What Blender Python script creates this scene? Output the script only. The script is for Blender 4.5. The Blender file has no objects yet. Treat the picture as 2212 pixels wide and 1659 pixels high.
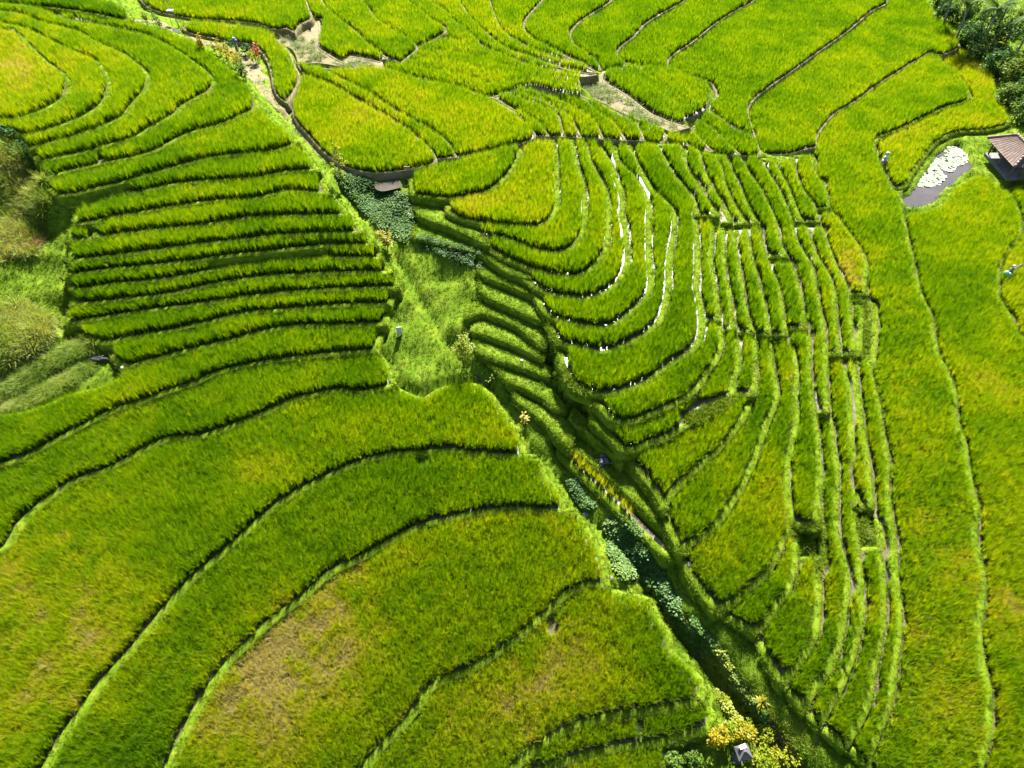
import bpy, bmesh, math, random
import numpy as np
from mathutils import Vector, Matrix
from mathutils.geometry import tessellate_polygon
random.seed(7)
RNG = np.random.default_rng(11)
R = math.radians
scene = bpy.context.scene

# ------------------------------------------------------------ camera, sky, sun, exposure
CAM_Z, PITCH, HFOV = 47.0, 48.0, 73.0
cam_data = bpy.data.cameras.new("camera")
cam = bpy.data.objects.new("camera", cam_data)
scene.collection.objects.link(cam)
cam.location = (0, 0, CAM_Z)
cam.rotation_euler = (R(90 - PITCH), 0, 0)
cam_data.sensor_fit = 'HORIZONTAL'
cam_data.angle = R(HFOV)
cam_data.clip_start = 0.5
cam_data.clip_end = 2000
scene.camera = cam

SUN_EL, SUN_AZ = 44.0, 9.0            # degrees; azimuth to the right of straight ahead
sx = math.sin(R(SUN_AZ)) * math.cos(R(SUN_EL)); sy = math.cos(R(SUN_AZ)) * math.cos(R(SUN_EL)); sz = math.sin(R(SUN_EL))
world = bpy.data.worlds.new("World"); scene.world = world
world.use_nodes = True
wn = world.node_tree.nodes; wl = world.node_tree.links
bg = wn["Background"]; bg.inputs[1].default_value = 0.05
sky = wn.new("ShaderNodeTexSky"); sky.sky_type = 'NISHITA'; sky.sun_disc = False
sky.sun_elevation = R(SUN_EL); sky.sun_rotation = R(SUN_AZ)
wl.new(sky.outputs[0], bg.inputs[0])
sun_data = bpy.data.lights.new("sun", 'SUN'); sun_data.energy = 5.0; sun_data.angle = R(0.53)
sun_data.color = (1.0, 0.955, 0.86)
sun = bpy.data.objects.new("sun", sun_data); scene.collection.objects.link(sun)
sun.rotation_euler = Vector((-sx, -sy, -sz)).to_track_quat('-Z', 'Y').to_euler()
scene.view_settings.view_transform = 'Standard'
scene.view_settings.look = 'None'
scene.view_settings.gamma = 1
scene.view_settings.exposure = 2.38
scene.render.resolution_x, scene.render.resolution_y = 1024, 768

# ------------------------------------------------------------ helpers
COL = scene.collection
FPX = 1106.0 / math.tan(R(HFOV) / 2)   # focal length in photo units (photo measured 2212 wide)
cp, sp_ = math.cos(R(PITCH)), math.sin(R(PITCH))

def ground(pts, h):
    """photo points (n,2) -> the points where their sight lines meet the level z = h"""
    p = np.asarray(pts, float)
    a = (p[:, 0] - 1106) / FPX; b = -(p[:, 1] - 829.5) / FPX
    d = np.stack([a, cp + b * sp_, -sp_ + b * cp], 1)
    t = (np.asarray(h) - CAM_Z) / d[:, 2]
    return np.stack([d[:, 0] * t, d[:, 1] * t], 1)

def at(u, v, h):
    g = ground([(u, v)], h)[0]
    return Vector((g[0], g[1], h))

def P(s):
    return [tuple(float(c) for c in q.split(',')) for q in s.split()]

def mk(name, verts, faces, mat=None, parent=None, smooth=False):
    me = bpy.data.meshes.new(name)
    me.from_pydata([tuple(v) for v in verts], [], [tuple(f) for f in faces])
    me.update()
    if smooth:
        me.polygons.foreach_set('use_smooth', [True] * len(me.polygons))
    o = bpy.data.objects.new(name, me); COL.objects.link(o)
    if mat: me.materials.append(mat)
    if parent: o.parent = parent
    return o

def tag(o, label=None, cat=None, group=None, kind=None):
    if label: o['label'] = label
    if cat: o['category'] = cat
    if group: o['group'] = group
    if kind: o['kind'] = kind
    return o

def empty(name, loc, rz=0):
    o = bpy.data.objects.new(name, None); COL.objects.link(o)
    o.location = loc; o.rotation_euler = (0, 0, rz); o.empty_display_size = 0.2
    return o

class MB:
    """collects faces for one mesh"""
    def __init__(s): s.v = []; s.f = []
    def add(s, vs, fs):
        k = len(s.v); s.v += [tuple(q) for q in vs]; s.f += [tuple(i + k for i in f) for f in fs]
    def box(s, c, d, rz=0, taper=1.0, M=None):
        x, y, z = d[0] / 2, d[1] / 2, d[2] / 2
        q = [(-x, -y, -z), (x, -y, -z), (x, y, -z), (-x, y, -z), (-x * taper, -y * taper, z), (x * taper, -y * taper, z), (x * taper, y * taper, z), (-x * taper, y * taper, z)]
        m = Matrix.Translation(c) @ Matrix.Rotation(rz, 4, 'Z')
        if M is not None: m = M @ m
        s.add([m @ Vector(p) for p in q], [(0, 3, 2, 1), (4, 5, 6, 7), (0, 1, 5, 4), (1, 2, 6, 5), (2, 3, 7, 6), (3, 0, 4, 7)])
    def tube(s, pts, rad, n=7, cap=True):
        pts = [Vector(p) for p in pts]; k = len(s.v)
        rad = rad if isinstance(rad, (list, tuple)) else [rad] * len(pts)
        for i, p in enumerate(pts):
            t = (pts[min(i + 1, len(pts) - 1)] - pts[max(i - 1, 0)]).normalized()
            a = t.orthogonal().normalized() if abs(t.z) < .95 else Vector((1, 0, 0)); a = (a - t * a.dot(t)).normalized(); b = t.cross(a)
            for j in range(n):
                w = 2 * math.pi * j / n
                s.v.append(tuple(p + (a * math.cos(w) + b * math.sin(w)) * rad[i]))
        for i in range(len(pts) - 1):
            for j in range(n):
                s.f.append((k + i * n + j, k + i * n + (j + 1) % n, k + (i + 1) * n + (j + 1) % n, k + (i + 1) * n + j))
        if cap:
            s.f.append(tuple(k + j for j in range(n))[::-1]); s.f.append(tuple(k + (len(pts) - 1) * n + j for j in range(n)))
    def blade(s, base, direc, length, width, droop, seg=4, up=None, late=False):
        """a leaf: tapered strip leaving base along direc, bending down by droop"""
        d = Vector(direc).normalized(); p = Vector(base); side = d.cross(Vector((0, 0, 1)))
        if side.length < 1e-3: side = Vector((1, 0, 0))
        side.normalize(); k = len(s.v); st = length / seg
        for i in range(seg + 1):
            t = i / seg
            w = width * (math.sin(math.pi * min(1, .25 + .75 * (1 - t))) if up == 'leaf' else (1 - t ** 1.7)) * .5
            if up == 'leaf': w = width * .5 * math.sin(math.pi * (0.08 + 0.9 * t)) ** .8
            if i == seg: s.v.append(tuple(p))
            else: s.v.append(tuple(p - side * w)); s.v.append(tuple(p + side * w))
            dr = droop / seg * ((2.6 * t * t + .15) if late else 1)
            d = (d + Vector((0, 0, -dr)) + (Vector((d.x, d.y, 0)) * dr * .6 if late else Vector())).normalized(); p = p + d * st
        for i in range(seg - 1):
            a = k + 2 * i; s.f.append((a, a + 1, a + 3, a + 2))
        a = k + 2 * (seg - 1); s.f.append((a, a + 1, a + 2))
    def ico(s, c, r, sub=1, squash=1, jit=0.0, rnd=random):
        bm = bmesh.new(); bmesh.ops.create_icosphere(bm, subdivisions=sub, radius=1)
        vs = []
        for v in bm.verts:
            f = 1 + jit * (rnd.random() - .5)
            vs.append((c[0] + v.co.x * r * f, c[1] + v.co.y * r * f, c[2] + v.co.z * r * f * squash))
        s.add(vs, [[v.index for v in f.verts] for f in bm.faces]); bm.free()
    def build(s, name, mat, parent=None, smooth=False):
        return mk(name, s.v, s.f, mat, parent, smooth)

# ------------------------------------------------------------ materials
def nt(name):
    m = bpy.data.materials.new(name); m.use_nodes = True
    m.node_tree.nodes.clear()
    out = m.node_tree.nodes.new('ShaderNodeOutputMaterial')
    return m, m.node_tree.nodes, m.node_tree.links, out

def ramp(N, L, fac, stops):
    r = N.new('ShaderNodeValToRGB')
    while len(r.color_ramp.elements) < len(stops): r.color_ramp.elements.new(.5)
    for e, (p, c) in zip(r.color_ramp.elements, stops): e.position = p; e.color = (*c, 1)
    L.new(fac, r.inputs[0]); return r.outputs[0]

def noise(N, L, scale, detail=4, coord='Object', rough=.6):
    tc = N.new('ShaderNodeTexCoord'); n = N.new('ShaderNodeTexNoise')
    n.inputs['Scale'].default_value = scale; n.inputs['Detail'].default_value = detail; n.inputs['Roughness'].default_value = rough
    L.new(tc.outputs[coord], n.inputs['Vector']); return n.outputs['Fac']

def mixc(N, L, fac, a, b, mode='MIX'):
    m = N.new('ShaderNodeMix'); m.data_type = 'RGBA'; m.blend_type = mode
    for s, v in ((m.inputs[0], fac), (m.inputs[6], a), (m.inputs[7], b)):
        if hasattr(v, 'is_output'): L.new(v, s)
        elif isinstance(v, (int, float)): s.default_value = v
        else: s.default_value = (*v, 1)
    return m.outputs[2]

def leaf_mat(name, stops, transl=.45, gloss=.06, attr=None, var=.35, trans_gain=(1.35, 1.2, .7), grough=.4):
    """leaf: diffuse + translucent + faint gloss; colour from an instance attribute and a random value per instance"""
    m, N, L, out = nt(name)
    if attr:
        a = N.new('ShaderNodeAttribute'); a.attribute_type = 'INSTANCER'; a.attribute_name = attr; fac = a.outputs['Fac']
    else:
        oi = N.new('ShaderNodeObjectInfo'); fac = oi.outputs['Random']
        fac2 = noise(N, L, 1.3, 2)
        mm = N.new('ShaderNodeMath'); mm.operation = 'MULTIPLY_ADD'; L.new(fac2, mm.inputs[0]); mm.inputs[1].default_value = .9
        m2 = N.new('ShaderNodeMath'); m2.operation = 'MULTIPLY'; L.new(fac, m2.inputs[0]); m2.inputs[1].default_value = .25; L.new(m2.outputs[0], mm.inputs[2]); fac = mm.outputs[0]
    col = ramp(N, L, fac, stops)
    df = N.new('ShaderNodeBsdfDiffuse'); L.new(col, df.inputs[0])
    tr = N.new('ShaderNodeBsdfTranslucent')
    L.new(mixc(N, L, 1.0, col, trans_gain, 'MULTIPLY'), tr.inputs[0])
    mx = N.new('ShaderNodeMixShader'); mx.inputs[0].default_value = transl; L.new(df.outputs[0], mx.inputs[1]); L.new(tr.outputs[0], mx.inputs[2])
    gl = N.new('ShaderNodeBsdfGlossy'); gl.inputs['Roughness'].default_value = grough; gl.inputs[0].default_value = (1, 1, .95, 1)
    m3 = N.new('ShaderNodeMixShader'); m3.inputs[0].default_value = gloss; L.new(mx.outputs[0], m3.inputs[1]); L.new(gl.outputs[0], m3.inputs[2])
    L.new(m3.outputs[0], out.inputs[0]); return m

def pmat(name, stops, scale=3, rough=.85, bump=0, bscale=20, detail=5, spec=.3, coord='Object', metallic=0):
    m, N, L, out = nt(name)
    b = N.new('ShaderNodeBsdfPrincipled'); L.new(b.outputs[0], out.inputs[0])
    L.new(ramp(N, L, noise(N, L, scale, detail, coord), stops), b.inputs['Base Color'])
    b.inputs['Roughness'].default_value = rough; b.inputs['Specular IOR Level'].default_value = spec; b.inputs['Metallic'].default_value = metallic
    if bump:
        bp = N.new('ShaderNodeBump'); bp.inputs['Strength'].default_value = bump; bp.inputs['Distance'].default_value = .05
        L.new(noise(N, L, bscale, 4, coord), bp.inputs['Height']); L.new(bp.outputs[0], b.inputs['Normal'])
    return m

M = {}
M['rice'] = leaf_mat('rice_leaf', [(0, (.045, .120, .002)), (.35, (.112, .205, .002)), (.6, (.200, .265, .003)), (.8, (.270, .275, .016)), (1, (.31, .27, .11))], .5, .006, 'tint', trans_gain=(1.32, 1.28, .2))
M['grass'] = leaf_mat('grass_blade', [(0, (.026, .075, .003)), (.5, (.095, .160, .006)), (.8, (.165, .205, .018)), (1, (.24, .21, .09))], .4, .003, 'tint')
M['reed'] = leaf_mat('reed_blade', [(0, (.05, .12, .008)), (.5, (.16, .23, .018)), (.8, (.26, .29, .06)), (1, (.24, .15, .06))], .4, .012, 'tint', grough=.5)
M['pale'] = leaf_mat('pale_blade', [(0, (.09, .14, .03)), (.5, (.16, .21, .06)), (1, (.24, .26, .12))], .4, .012, 'tint')
M['creeper'] = leaf_mat('creeper_leaf', [(0, (.016, .060, .008)), (.5, (.045, .115, .014)), (.85, (.11, .19, .03)), (1, (.20, .24, .015))], .35, .012, 'tint', grough=.5)
M['soil'] = None
def water_soil():
    m, N, L, out = nt('paddy_mud')
    b = N.new('ShaderNodeBsdfPrincipled'); L.new(b.outputs[0], out.inputs[0])
    L.new(ramp(N, L, noise(N, L, .8, 6), [(.3, (.045, .038, .022)), (.6, (.10, .082, .05)), (.8, (.17, .13, .085))]), b.inputs['Base Color'])
    L.new(ramp(N, L, noise(N, L, .35, 3), [(.40, (.10,) * 3), (.58, (.30,) * 3), (.7, (.7,) * 3)]), b.inputs['Roughness'])
    b.inputs['IOR'].default_value = 1.33; b.inputs['Specular IOR Level'].default_value = .6
    bp = N.new('ShaderNodeBump'); bp.inputs['Strength'].default_value = .25; bp.inputs['Distance'].default_value = .02
    L.new(noise(N, L, 9, 3), bp.inputs['Height']); L.new(bp.outputs[0], b.inputs['Normal'])
    return m
M['soil'] = water_soil()
M['bund'] = pmat('bund_turf', [(.25, (.042, .085, .004)), (.5, (.090, .145, .007)), (.75, (.15, .18, .018))], 1.6, 1, .6, 14, spec=.02)
M['tan'] = pmat('dry_earth', [(.3, (.085, .074, .030)), (.55, (.145, .122, .060)), (.75, (.20, .17, .10))], 1.2, .95, .5, 12)
M['turf'] = pmat('meadow_turf', [(.3, (.048, .095, .006)), (.55, (.095, .152, .010)), (.75, (.15, .185, .022))], .7, 1, .6, 9, spec=.02)
# ------------------------------------------------------------ traced terrace lines (photo units)
C = {k: P(s) for k, s in {
 'A0': "0,62 32,72 75,110 108,140 140,162 154,182 148,208 120,230 75,250 32,262 0,264",
 'A1': "0,35 50,62 110,90 160,113 215,138 235,165 240,195 230,222 205,245 170,262 120,281 62,298 24,290",
 'A2': "0,22 40,33 80,47 175,73 218,98 270,120 300,142 322,165 323,190 310,208 290,230 275,252 238,272 175,295 112,313 62,327",
 'A3': "0,5 60,15 150,45 250,65 330,85 375,107 425,140 452,162 467,183 462,198 437,210 405,228 382,250 337,275 295,300 230,320 150,342 84,354",
 'A4': "556,237 512,258 462,278 412,292 375,310 350,325 300,342 225,358 150,375 90,394",
 'A5': "650,312 603,328 553,336 475,343 400,360 325,382 262,400 208,413 130,428",
 'A6': "693,373 615,377 553,390 462,395 375,405 325,415 285,425",
 'A7': "715,425 615,420 553,434 462,440 375,452 275,470 225,480 160,492",
 'a': "757,470 650,472 553,475 450,490 350,502 250,513 203,522",
 'b': "789,508 700,510 620,513 553,520 450,532 350,545 250,558 152,570",
 'c': "813,535 715,536 620,545 553,552 500,558 350,578 225,590 143,602",
 'd': "828,565 728,562 628,562 553,575 510,578 425,597 375,607 250,620 157,630",
 'e': "850,597 828,595 728,595 628,600 553,607 450,622 375,640 250,655 153,666",
 'f': "865,627 853,627 753,630 653,635 553,645 450,660 325,677 225,692 139,707",
 'g': "842,664 753,665 678,670 603,677 553,680 450,702 350,725 275,737 227,747",
 'h': "836,706 703,710 628,712 553,727 500,742 400,765 325,785 270,797",
 'i': "814,764 753,768 653,778 553,792 475,810 425,832 350,857 300,877 250,892 175,930 100,970 37,1002 0,1027",
 'j': "858,838 828,845 773,855 728,850 678,860 628,872 578,897 553,907 475,937 425,952 375,953 345,962 275,1000 237,1020 150,1052 125,1070 87,1100 50,1137 20,1187 0,1232",
 'k': "1166,994 1106,992 1028,987 978,980 903,985 828,992 778,1007 703,1040 628,1080 578,1117 553,1140 487,1200 437,1242 400,1277 350,1337 287,1414 237,1469 187,1539 150,1589 112,1655 82,1712",
 'l': "1246,1110 1181,1112 1106,1107 1053,1112 978,1127 903,1147 853,1172 778,1215 718,1244 653,1302 603,1337 553,1384 512,1424 462,1489 425,1552 375,1655 347,1712",
 'm': "1318,1276 1268,1270 1236,1284 1181,1332 1131,1377 1106,1397 1053,1434 1003,1462 953,1480 928,1500 910,1532 878,1572 840,1610 803,1655 765,1712",
 'n': "1520,1524 1406,1544 1331,1554 1256,1574 1193,1604 1156,1629 1126,1655 1090,1700",
 'o': "1490,1594 1418,1614 1331,1627 1256,1644 1218,1657",
 'b1': "1197,305 1203,330 1206,415 1206,450 1198,470 1188,482 1156,496 1106,493 1018,483 963,458",
 'b2': "1238,303 1246,350 1266,412 1268,447 1266,485 1258,515 1241,537 1216,551 1181,551 1143,542 1106,527 1060,512 1025,492",
 'b3': "1261,306 1276,350 1296,387 1311,415 1318,452 1318,502 1316,535 1306,555 1291,575 1276,590 1246,602 1206,601 1156,590 1106,570 1060,545",
 'b4': "1291,305 1306,332 1326,362 1338,395 1346,415 1350,440 1348,465 1353,485 1358,515 1361,555 1356,585 1343,607 1326,627 1306,640 1268,652 1218,648 1168,634 1146,618",
 'b5': "1326,312 1336,345 1351,367 1366,378 1393,415 1406,452 1406,477 1406,527 1408,570 1411,602 1406,637 1388,660 1356,690 1331,707 1301,714 1256,710 1206,697 1180,685",
 'b6': "1361,315 1378,355 1396,387 1413,415 1451,450 1461,470 1461,502 1454,540 1449,590 1449,615 1441,665 1431,695 1411,717 1381,737 1343,755 1306,768 1256,758 1204,744",
 'b7': "1411,313 1430,345 1450,380 1470,405 1485,420 1498,452 1506,490 1511,540 1511,590 1508,615 1516,652 1521,690 1521,715 1516,737 1501,760 1468,782 1431,807 1401,830 1343,853 1306,859 1270,852",
 'b8': "1528,478 1538,487 1541,515 1538,565 1548,627 1556,690 1558,712 1561,752 1548,785 1526,815 1518,834 1493,857 1456,880 1406,902 1368,917 1343,920 1318,910 1296,885 1286,878",
 'b9': "1471,315 1478,337 1486,370 1516,412 1528,435 1545,458 1558,480 1563,497 1566,540 1568,590 1576,627 1583,665 1588,702 1593,725 1598,765 1596,802 1588,828 1586,855 1568,872 1536,895 1500,917 1468,935 1443,950 1406,962 1368,977 1343,977 1331,965 1306,937 1276,908",
 'b10': "1508,327 1516,355 1541,412 1560,440 1581,477 1586,500 1588,515 1591,535 1598,577 1606,627 1608,652 1618,690 1631,727 1633,765 1634,828 1626,867 1610,905 1588,937 1556,975 1506,1020 1468,1055 1443,1092 1433,1112",
 'b11': "1538,335 1571,412 1590,450 1613,487 1616,510 1626,565 1641,615 1646,640 1659,690 1662,727 1667,760 1676,828 1681,855 1671,892 1656,930 1631,1005 1606,1055 1576,1105 1556,1135 1518,1167 1481,1190 1471,1202",
 'b12': "1566,337 1601,412 1620,455 1640,487 1648,530 1659,567 1684,627 1691,665 1696,710 1701,735 1709,777 1714,828 1710,842 1714,905 1704,955 1692,1030 1699,1105 1709,1142 1722,1180 1717,1242 1707,1279 1685,1309 1659,1349 1632,1374",
 'b13': "1596,337 1618,375 1643,412 1664,452 1679,490 1691,540 1709,570 1721,602 1731,640 1736,677 1744,715 1751,740 1751,815 1754,830 1759,880 1766,930 1771,980 1774,1030 1771,1080 1774,1125 1767,1165 1770,1215 1772,1309 1766,1370 1750,1410 1720,1449 1690,1488",
 'b14': "1638,340 1659,375 1684,415 1700,452 1711,480 1719,515 1734,547 1754,577 1761,615 1771,665 1781,715 1786,777 1786,830 1791,880 1799,930 1806,980 1811,1017 1809,1105 1811,1155 1821,1205 1833,1244 1827,1331 1812,1410 1794,1453 1759,1501 1737,1545",
 'b15': "1669,345 1706,415 1712,432 1726,467 1744,497 1764,552 1781,580 1798,615 1806,665 1809,715 1814,752 1819,815 1824,830 1829,880 1831,930 1834,980 1836,1030 1844,1080 1846,1130 1854,1180 1862,1244 1866,1331 1851,1405 1829,1466 1798,1527 1768,1575",
 'b16': "1706,335 1734,412 1744,427 1759,447 1766,470 1779,502 1794,545 1811,585 1829,622 1836,665 1841,715 1849,765 1854,830 1861,880 1866,930 1874,980 1881,1030 1886,1080 1891,1130 1899,1180 1910,1244 1910,1353 1894,1440 1877,1527 1851,1580 1825,1619",
 'b17': "1756,325 1759,370 1784,412 1794,457 1814,480 1839,512 1864,547 1874,575 1871,610 1871,635 1884,665 1885,715 1881,765 1884,815 1889,830 1901,880 1909,942 1919,992 1919,1055 1926,1117 1936,1180 1938,1244 1947,1331 1938,1431 1920,1540 1894,1606 1872,1657",
 'lf': "1905,302 1891,312 1894,337 1910,375 1929,412 1948,450 1951,465 1964,527 1979,590 1991,640 2014,690 2021,740 2029,772 2049,807 2059,830 2066,867 2069,917 2084,955 2091,1005 2101,1055 2114,1105 2109,1155 2116,1205 2124,1242 2127,1288 2117,1353 2121,1418 2138,1488 2140,1571 2129,1628 2121,1658",
 'lg': "2174,415 2196,447 2206,482 2204,510 2184,540 2164,570 2159,595 2156,627 2161,655 2184,685 2199,727 2212,765",
 'p1': "1173,0 1151,25 1133,50 1133,65 1139,75", 'p2': "1323,0 1281,30 1246,55 1233,75 1238,95 1256,112 1286,132 1300,155",
 'p3': "1481,0 1431,30 1393,55 1368,82 1338,107 1333,120 1346,135", 'p4': "1631,0 1581,30 1543,55 1493,95 1456,120 1443,135 1446,150",
 'p5': "1916,0 1916,8 1884,25 1834,67 1771,112 1709,157 1659,192 1626,220 1616,240 1621,265 1631,300 1643,337",
 'p6': "2009,115 1959,145 1896,185 1846,222 1804,247 1779,275 1764,300 1759,322", 'p7': "2094,215 2046,235 1996,257 1946,282 1894,300",
 'q1': "1058,0 1068,32 1085,67 1106,85 1140,105", 'q2': "990,0 1003,20 1018,42 1043,67 1073,92 1093,107",
 'q3': "930,0 965,30 990,55 1015,75 1028,88", 'q4': "880,0 893,15 913,30 940,50 965,65", 'q5': "783,0 798,22 810,40 828,55 848,67",
 'q6': "695,0 708,22 725,37", 'th': "1700,1160 1690,1190 1660,1243 1625,1275 1580,1312 1545,1326",
 'z0': "880,130 935,97 985,94 1060,114 1120,139 1220,164 1250,170", 'z4': "828,150 900,170 990,190 1050,210 1100,200 1145,185 1200,198 1254,206",
}.items()}
for k in list(C): C[k] = [(float(x), float(y)) for x, y in C[k]]

def lerp_curve(a, b, t, n=14):
    def rs(c):
        c = np.array(c); d = np.r_[0, np.cumsum(np.hypot(*np.diff(c, axis=0).T))]; s = np.linspace(0, d[-1], n)
        return np.stack([np.interp(s, d, c[:, 0]), np.interp(s, d, c[:, 1])], 1)
    return [tuple(q) for q in rs(a) * (1 - t) + rs(b) * t]
for i in (1, 2, 3): C['z%d' % i] = lerp_curve(C['z0'], C['z4'], i / 4)

def cross(c, y):
    """index and point where the line first runs down past height y of the photo"""
    for i in range(len(c) - 1):
        if c[i][1] <= y < c[i + 1][1]:
            t = (y - c[i][1]) / (c[i + 1][1] - c[i][1])
            return i, (c[i][0] + t * (c[i + 1][0] - c[i][0]), y)
    return None
def sub(k, y0=None, y1=None):
    c = C[k] if isinstance(k, str) else k
    a, b, pre, post = 0, len(c), [], []
    if y0 is not None:
        r = cross(c, y0)
        if r: a = r[0] + 1; pre = [r[1]]
    if y1 is not None:
        r = cross(c, y1)
        if r: b = r[0] + 1; post = [r[1]]
    return pre + c[a:b] + post
def ring(a, b):
    """closed outline from two lines that run side by side"""
    a = list(a); b = list(b)
    d0 = math.dist(a[-1], b[0]) + math.dist(a[0], b[-1]); d1 = math.dist(a[-1], b[-1]) + math.dist(a[0], b[0])
    return a + (b if d0 < d1 else b[::-1])
def col(l, r, y0=None, y1=None):
    return ring(sub(l, y0, y1), sub(r, y0, y1))

# rows: key, level in metres, outline, tint, label
PL = []
def pl(key, h, outline, tint, label, tan=False): PL.append(dict(key=key, h=h, o=outline, tint=tint, label=label, tan=tan))
LB = 'left hillside block'
pl('A0', 16.0, C['A0'] + [(-60, 264), (-60, 62)], .62, 'yellowing rounded rice paddy, innermost of the nested terraces in the upper left')
pl('A1', 15.5, ring(C['A0'], C['A1']), .50, 'dull green curved rice paddy hugging the innermost yellowing paddy in the upper left')
pl('A2', 15.0, ring(C['A1'], C['A2']), .47, 'second curved rice paddy outside the innermost yellowing one in the upper left')
pl('A3', 14.5, ring(C['A2'], C['A3']), .42, 'broad bright rice paddy curving round the nested terraces, third outward, upper left')
pl('A4', 13.9, C['A3'][::-1][:0] + ring(C['A4'], C['A3'] + []) if False else C['A4'][::-1] + P("556,237 550,205 530,178 500,155 470,128 440,104 400,87 345,66 290,54 200,38 100,26 0,-8") + C['A3'], .33, 'large bright rice paddy running from the yellow-leaved hedge down to the left edge bushes')
pl('At', 14.2, P("0,-60 0,-10 100,19 200,33 270,48 288,48 284,38 250,12 195,-2 175,-60"), .15, 'dark green wedge of rice at the top left beside the dirt path')
pl('A5', 13.3, ring(C['A4'], C['A5']), .38, 'long rice strip below the hedge paddy, topmost of the straight strips on the left')
pl('A6', 12.7, ring(C['A5'][:7], C['A6']), .36, 'rice strip second from the top among the straight strips, short at its left end')
pl('A7', 12.1, ring(C['A6'] + [(240, 432), (160, 460)], C['A7']), .36, 'rice strip third from the top, its right end beside the slender tree on the bank')
pl('a', 11.5, ring(C['A7'][:-1] + [(210, 488)], C['a']), .36, 'rice strip fourth from the top, just below the slender tree shadow')
pl('a2', 11.45, P("148,498 178,492 196,500 194,522 150,526"), .30, 'tiny square rice paddy at the left end of the straight strips')
pl('b', 10.9, ring(C['a'] + [(150, 530)], C['b']), .34, 'rice strip fifth from the top, starting below the tiny square paddy')
pl('c', 10.3, ring(C['b'], C['c']), .38, 'rice strip sixth from the top, ending left of the yellow cordyline')
pl('d', 9.7, ring(C['c'], C['d']), .34, 'thin rice strip with bare gaps and missing plants, seventh from the top')
pl('e', 9.1, ring(C['d'], C['e']), .36, 'rice strip directly below the gappy one, ending under the yellow cordyline')
pl('f', 8.5, ring(C['e'], C['f']), .40, 'rice strip reaching farthest right towards the stream, ninth from the top')
pl('g', 7.9, ring(C['f'], C['g']), .40, 'rice strip tenth from the top, with a weedy patch near its middle')
pl('h', 7.3, ring(C['g'], C['h']), .36, 'rice strip eleventh from the top, starting above the pile of dark sticks')
pl('i', 6.7, ring(C['h'] + P("262,815 240,830 150,857 75,887 0,907"), C['i']), .42, 'rice strip beside the white board, widening towards the left edge')
pl('j', 6.0, ring(C['i'], C['j']), .40, 'long curved rice paddy just below the strips, second above the broad fields')
pl('k', 5.4, P("1140,985 1130,950 1100,905 1060,852 1032,832 990,832 948,842 915,864 873,846") + C['j'] + [(0, 1712)] + C['k'][::-1], .46, 'broad curved rice field sweeping from the small tree down to the left edge')
pl('l', 4.85, P("1221,1103 1221,1082 1188,1042 1173,1005") + C['k'] + C['l'][::-1], .40, 'curved rice field with a small open puddle near its top edge')
pl('m', 4.3, P("1316,1264 1313,1240 1306,1205 1281,1162 1256,1120") + C['l'] + C['m'][::-1], .56, 'wide curved rice field with a big straw-coloured dry patch')
pl('n', 3.75, P("1518,1512 1526,1486 1506,1456 1456,1406 1448,1369 1426,1339 1406,1294 1381,1288") + C['m'] + C['n'][::-1], .52, 'rice field with an open puddle in its corner beside the deep gully')
pl('o', 3.2, P("1540,1575 1546,1545 1530,1526") + C['n'] + C['o'][::-1], .45, 'narrow rice strip at the bottom edge with a dark wet hole')
pl('o2', 2.7, P("1455,1612 1418,1620 1331,1634 1256,1650 1225,1668 1230,1720 1440,1720 1452,1640"), .48, 'lowest rice strip, cut by the bottom edge beside the round bushes')
# spur in the middle
pl('S0', 11.1, P("884,376 945,358 1000,345 1060,328 1110,318 1125,323 1112,365 1085,397 1055,418 1000,432 965,434 925,430 889,424 886,400"), .42, 'blunt rice paddy below the sign, topmost of the middle spur')
pl('S1', 10.8, P("963,458 970,440 1000,434 1058,420 1090,400 1118,365 1130,322 1160,308") + C['b1'], .60, 'yellow-topped rice paddy, innermost of the U-shaped terraces')
for i, (t, l) in enumerate(((.44, 'U-shaped rice paddy wrapped round the yellow-topped one'), (.44, 'third U-shaped rice paddy outward from the yellow-topped one'),
        (.43, 'fourth U-shaped rice paddy outward from the yellow-topped one'), (.38, 'fifth U-shaped rice paddy outward, a white wet line on its right arm'),
        (.34, 'sixth U-shaped rice paddy outward, glittering with sun on its water'))):
    pl('S%d' % (i + 2), 10.45 - .41 * i, ring(C['b%d' % (i + 1)], C['b%d' % (i + 2)]), t, l)
pl('S7', 8.4, ring(C['b6'], C['b7'] + P("1240,840 1216,805 1206,770")), .36, 'broad U-shaped rice paddy, outermost of the glittering ones on the spur')
pl('T1', 8.6, ring(sub('b7', 313, 470), sub('b9', 313, 470)), .38, 'wedge rice paddy ending at the light grassy fork right of the U-shaped terraces')
pl('U1', 8.2, ring(sub('b7', 482, 697), sub('b8', 482, 697)), .50, 'narrow yellowish rice strip hugging the right flank of the U-shaped terraces')
pl('V1', 8.0, ring(sub('b7', 704), sub('b8', 704)), .38, 'hook-shaped rice paddy below the outermost U-shaped one')
pl('U2', 7.7, ring(sub('b8', 495, 715), sub('b9', 495, 715)), .47, 'second narrow rice strip right of the U-shaped terraces')
pl('V2', 7.2, ring(sub('b8', 722), sub('b9', 722)), .38, 'hook-shaped rice paddy with an overgrown weedy patch across it')
pl('T2', 7.4, ring(sub('b9', 315, 484), sub('b10', 326, 484)), .34, 'rice strip just right of the light grassy fork, upper half')
pl('U3', 7.2, ring(sub('b9', 500, 722), sub('b10', 500, 722)), .36, 'narrow rice strip third right of the U-shaped terraces')
pl('V3', 6.9, ring(sub('b9', 730, 856), sub('b10', 730, 856)), .36, 'short rice strip beside the long white wet line')
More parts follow.
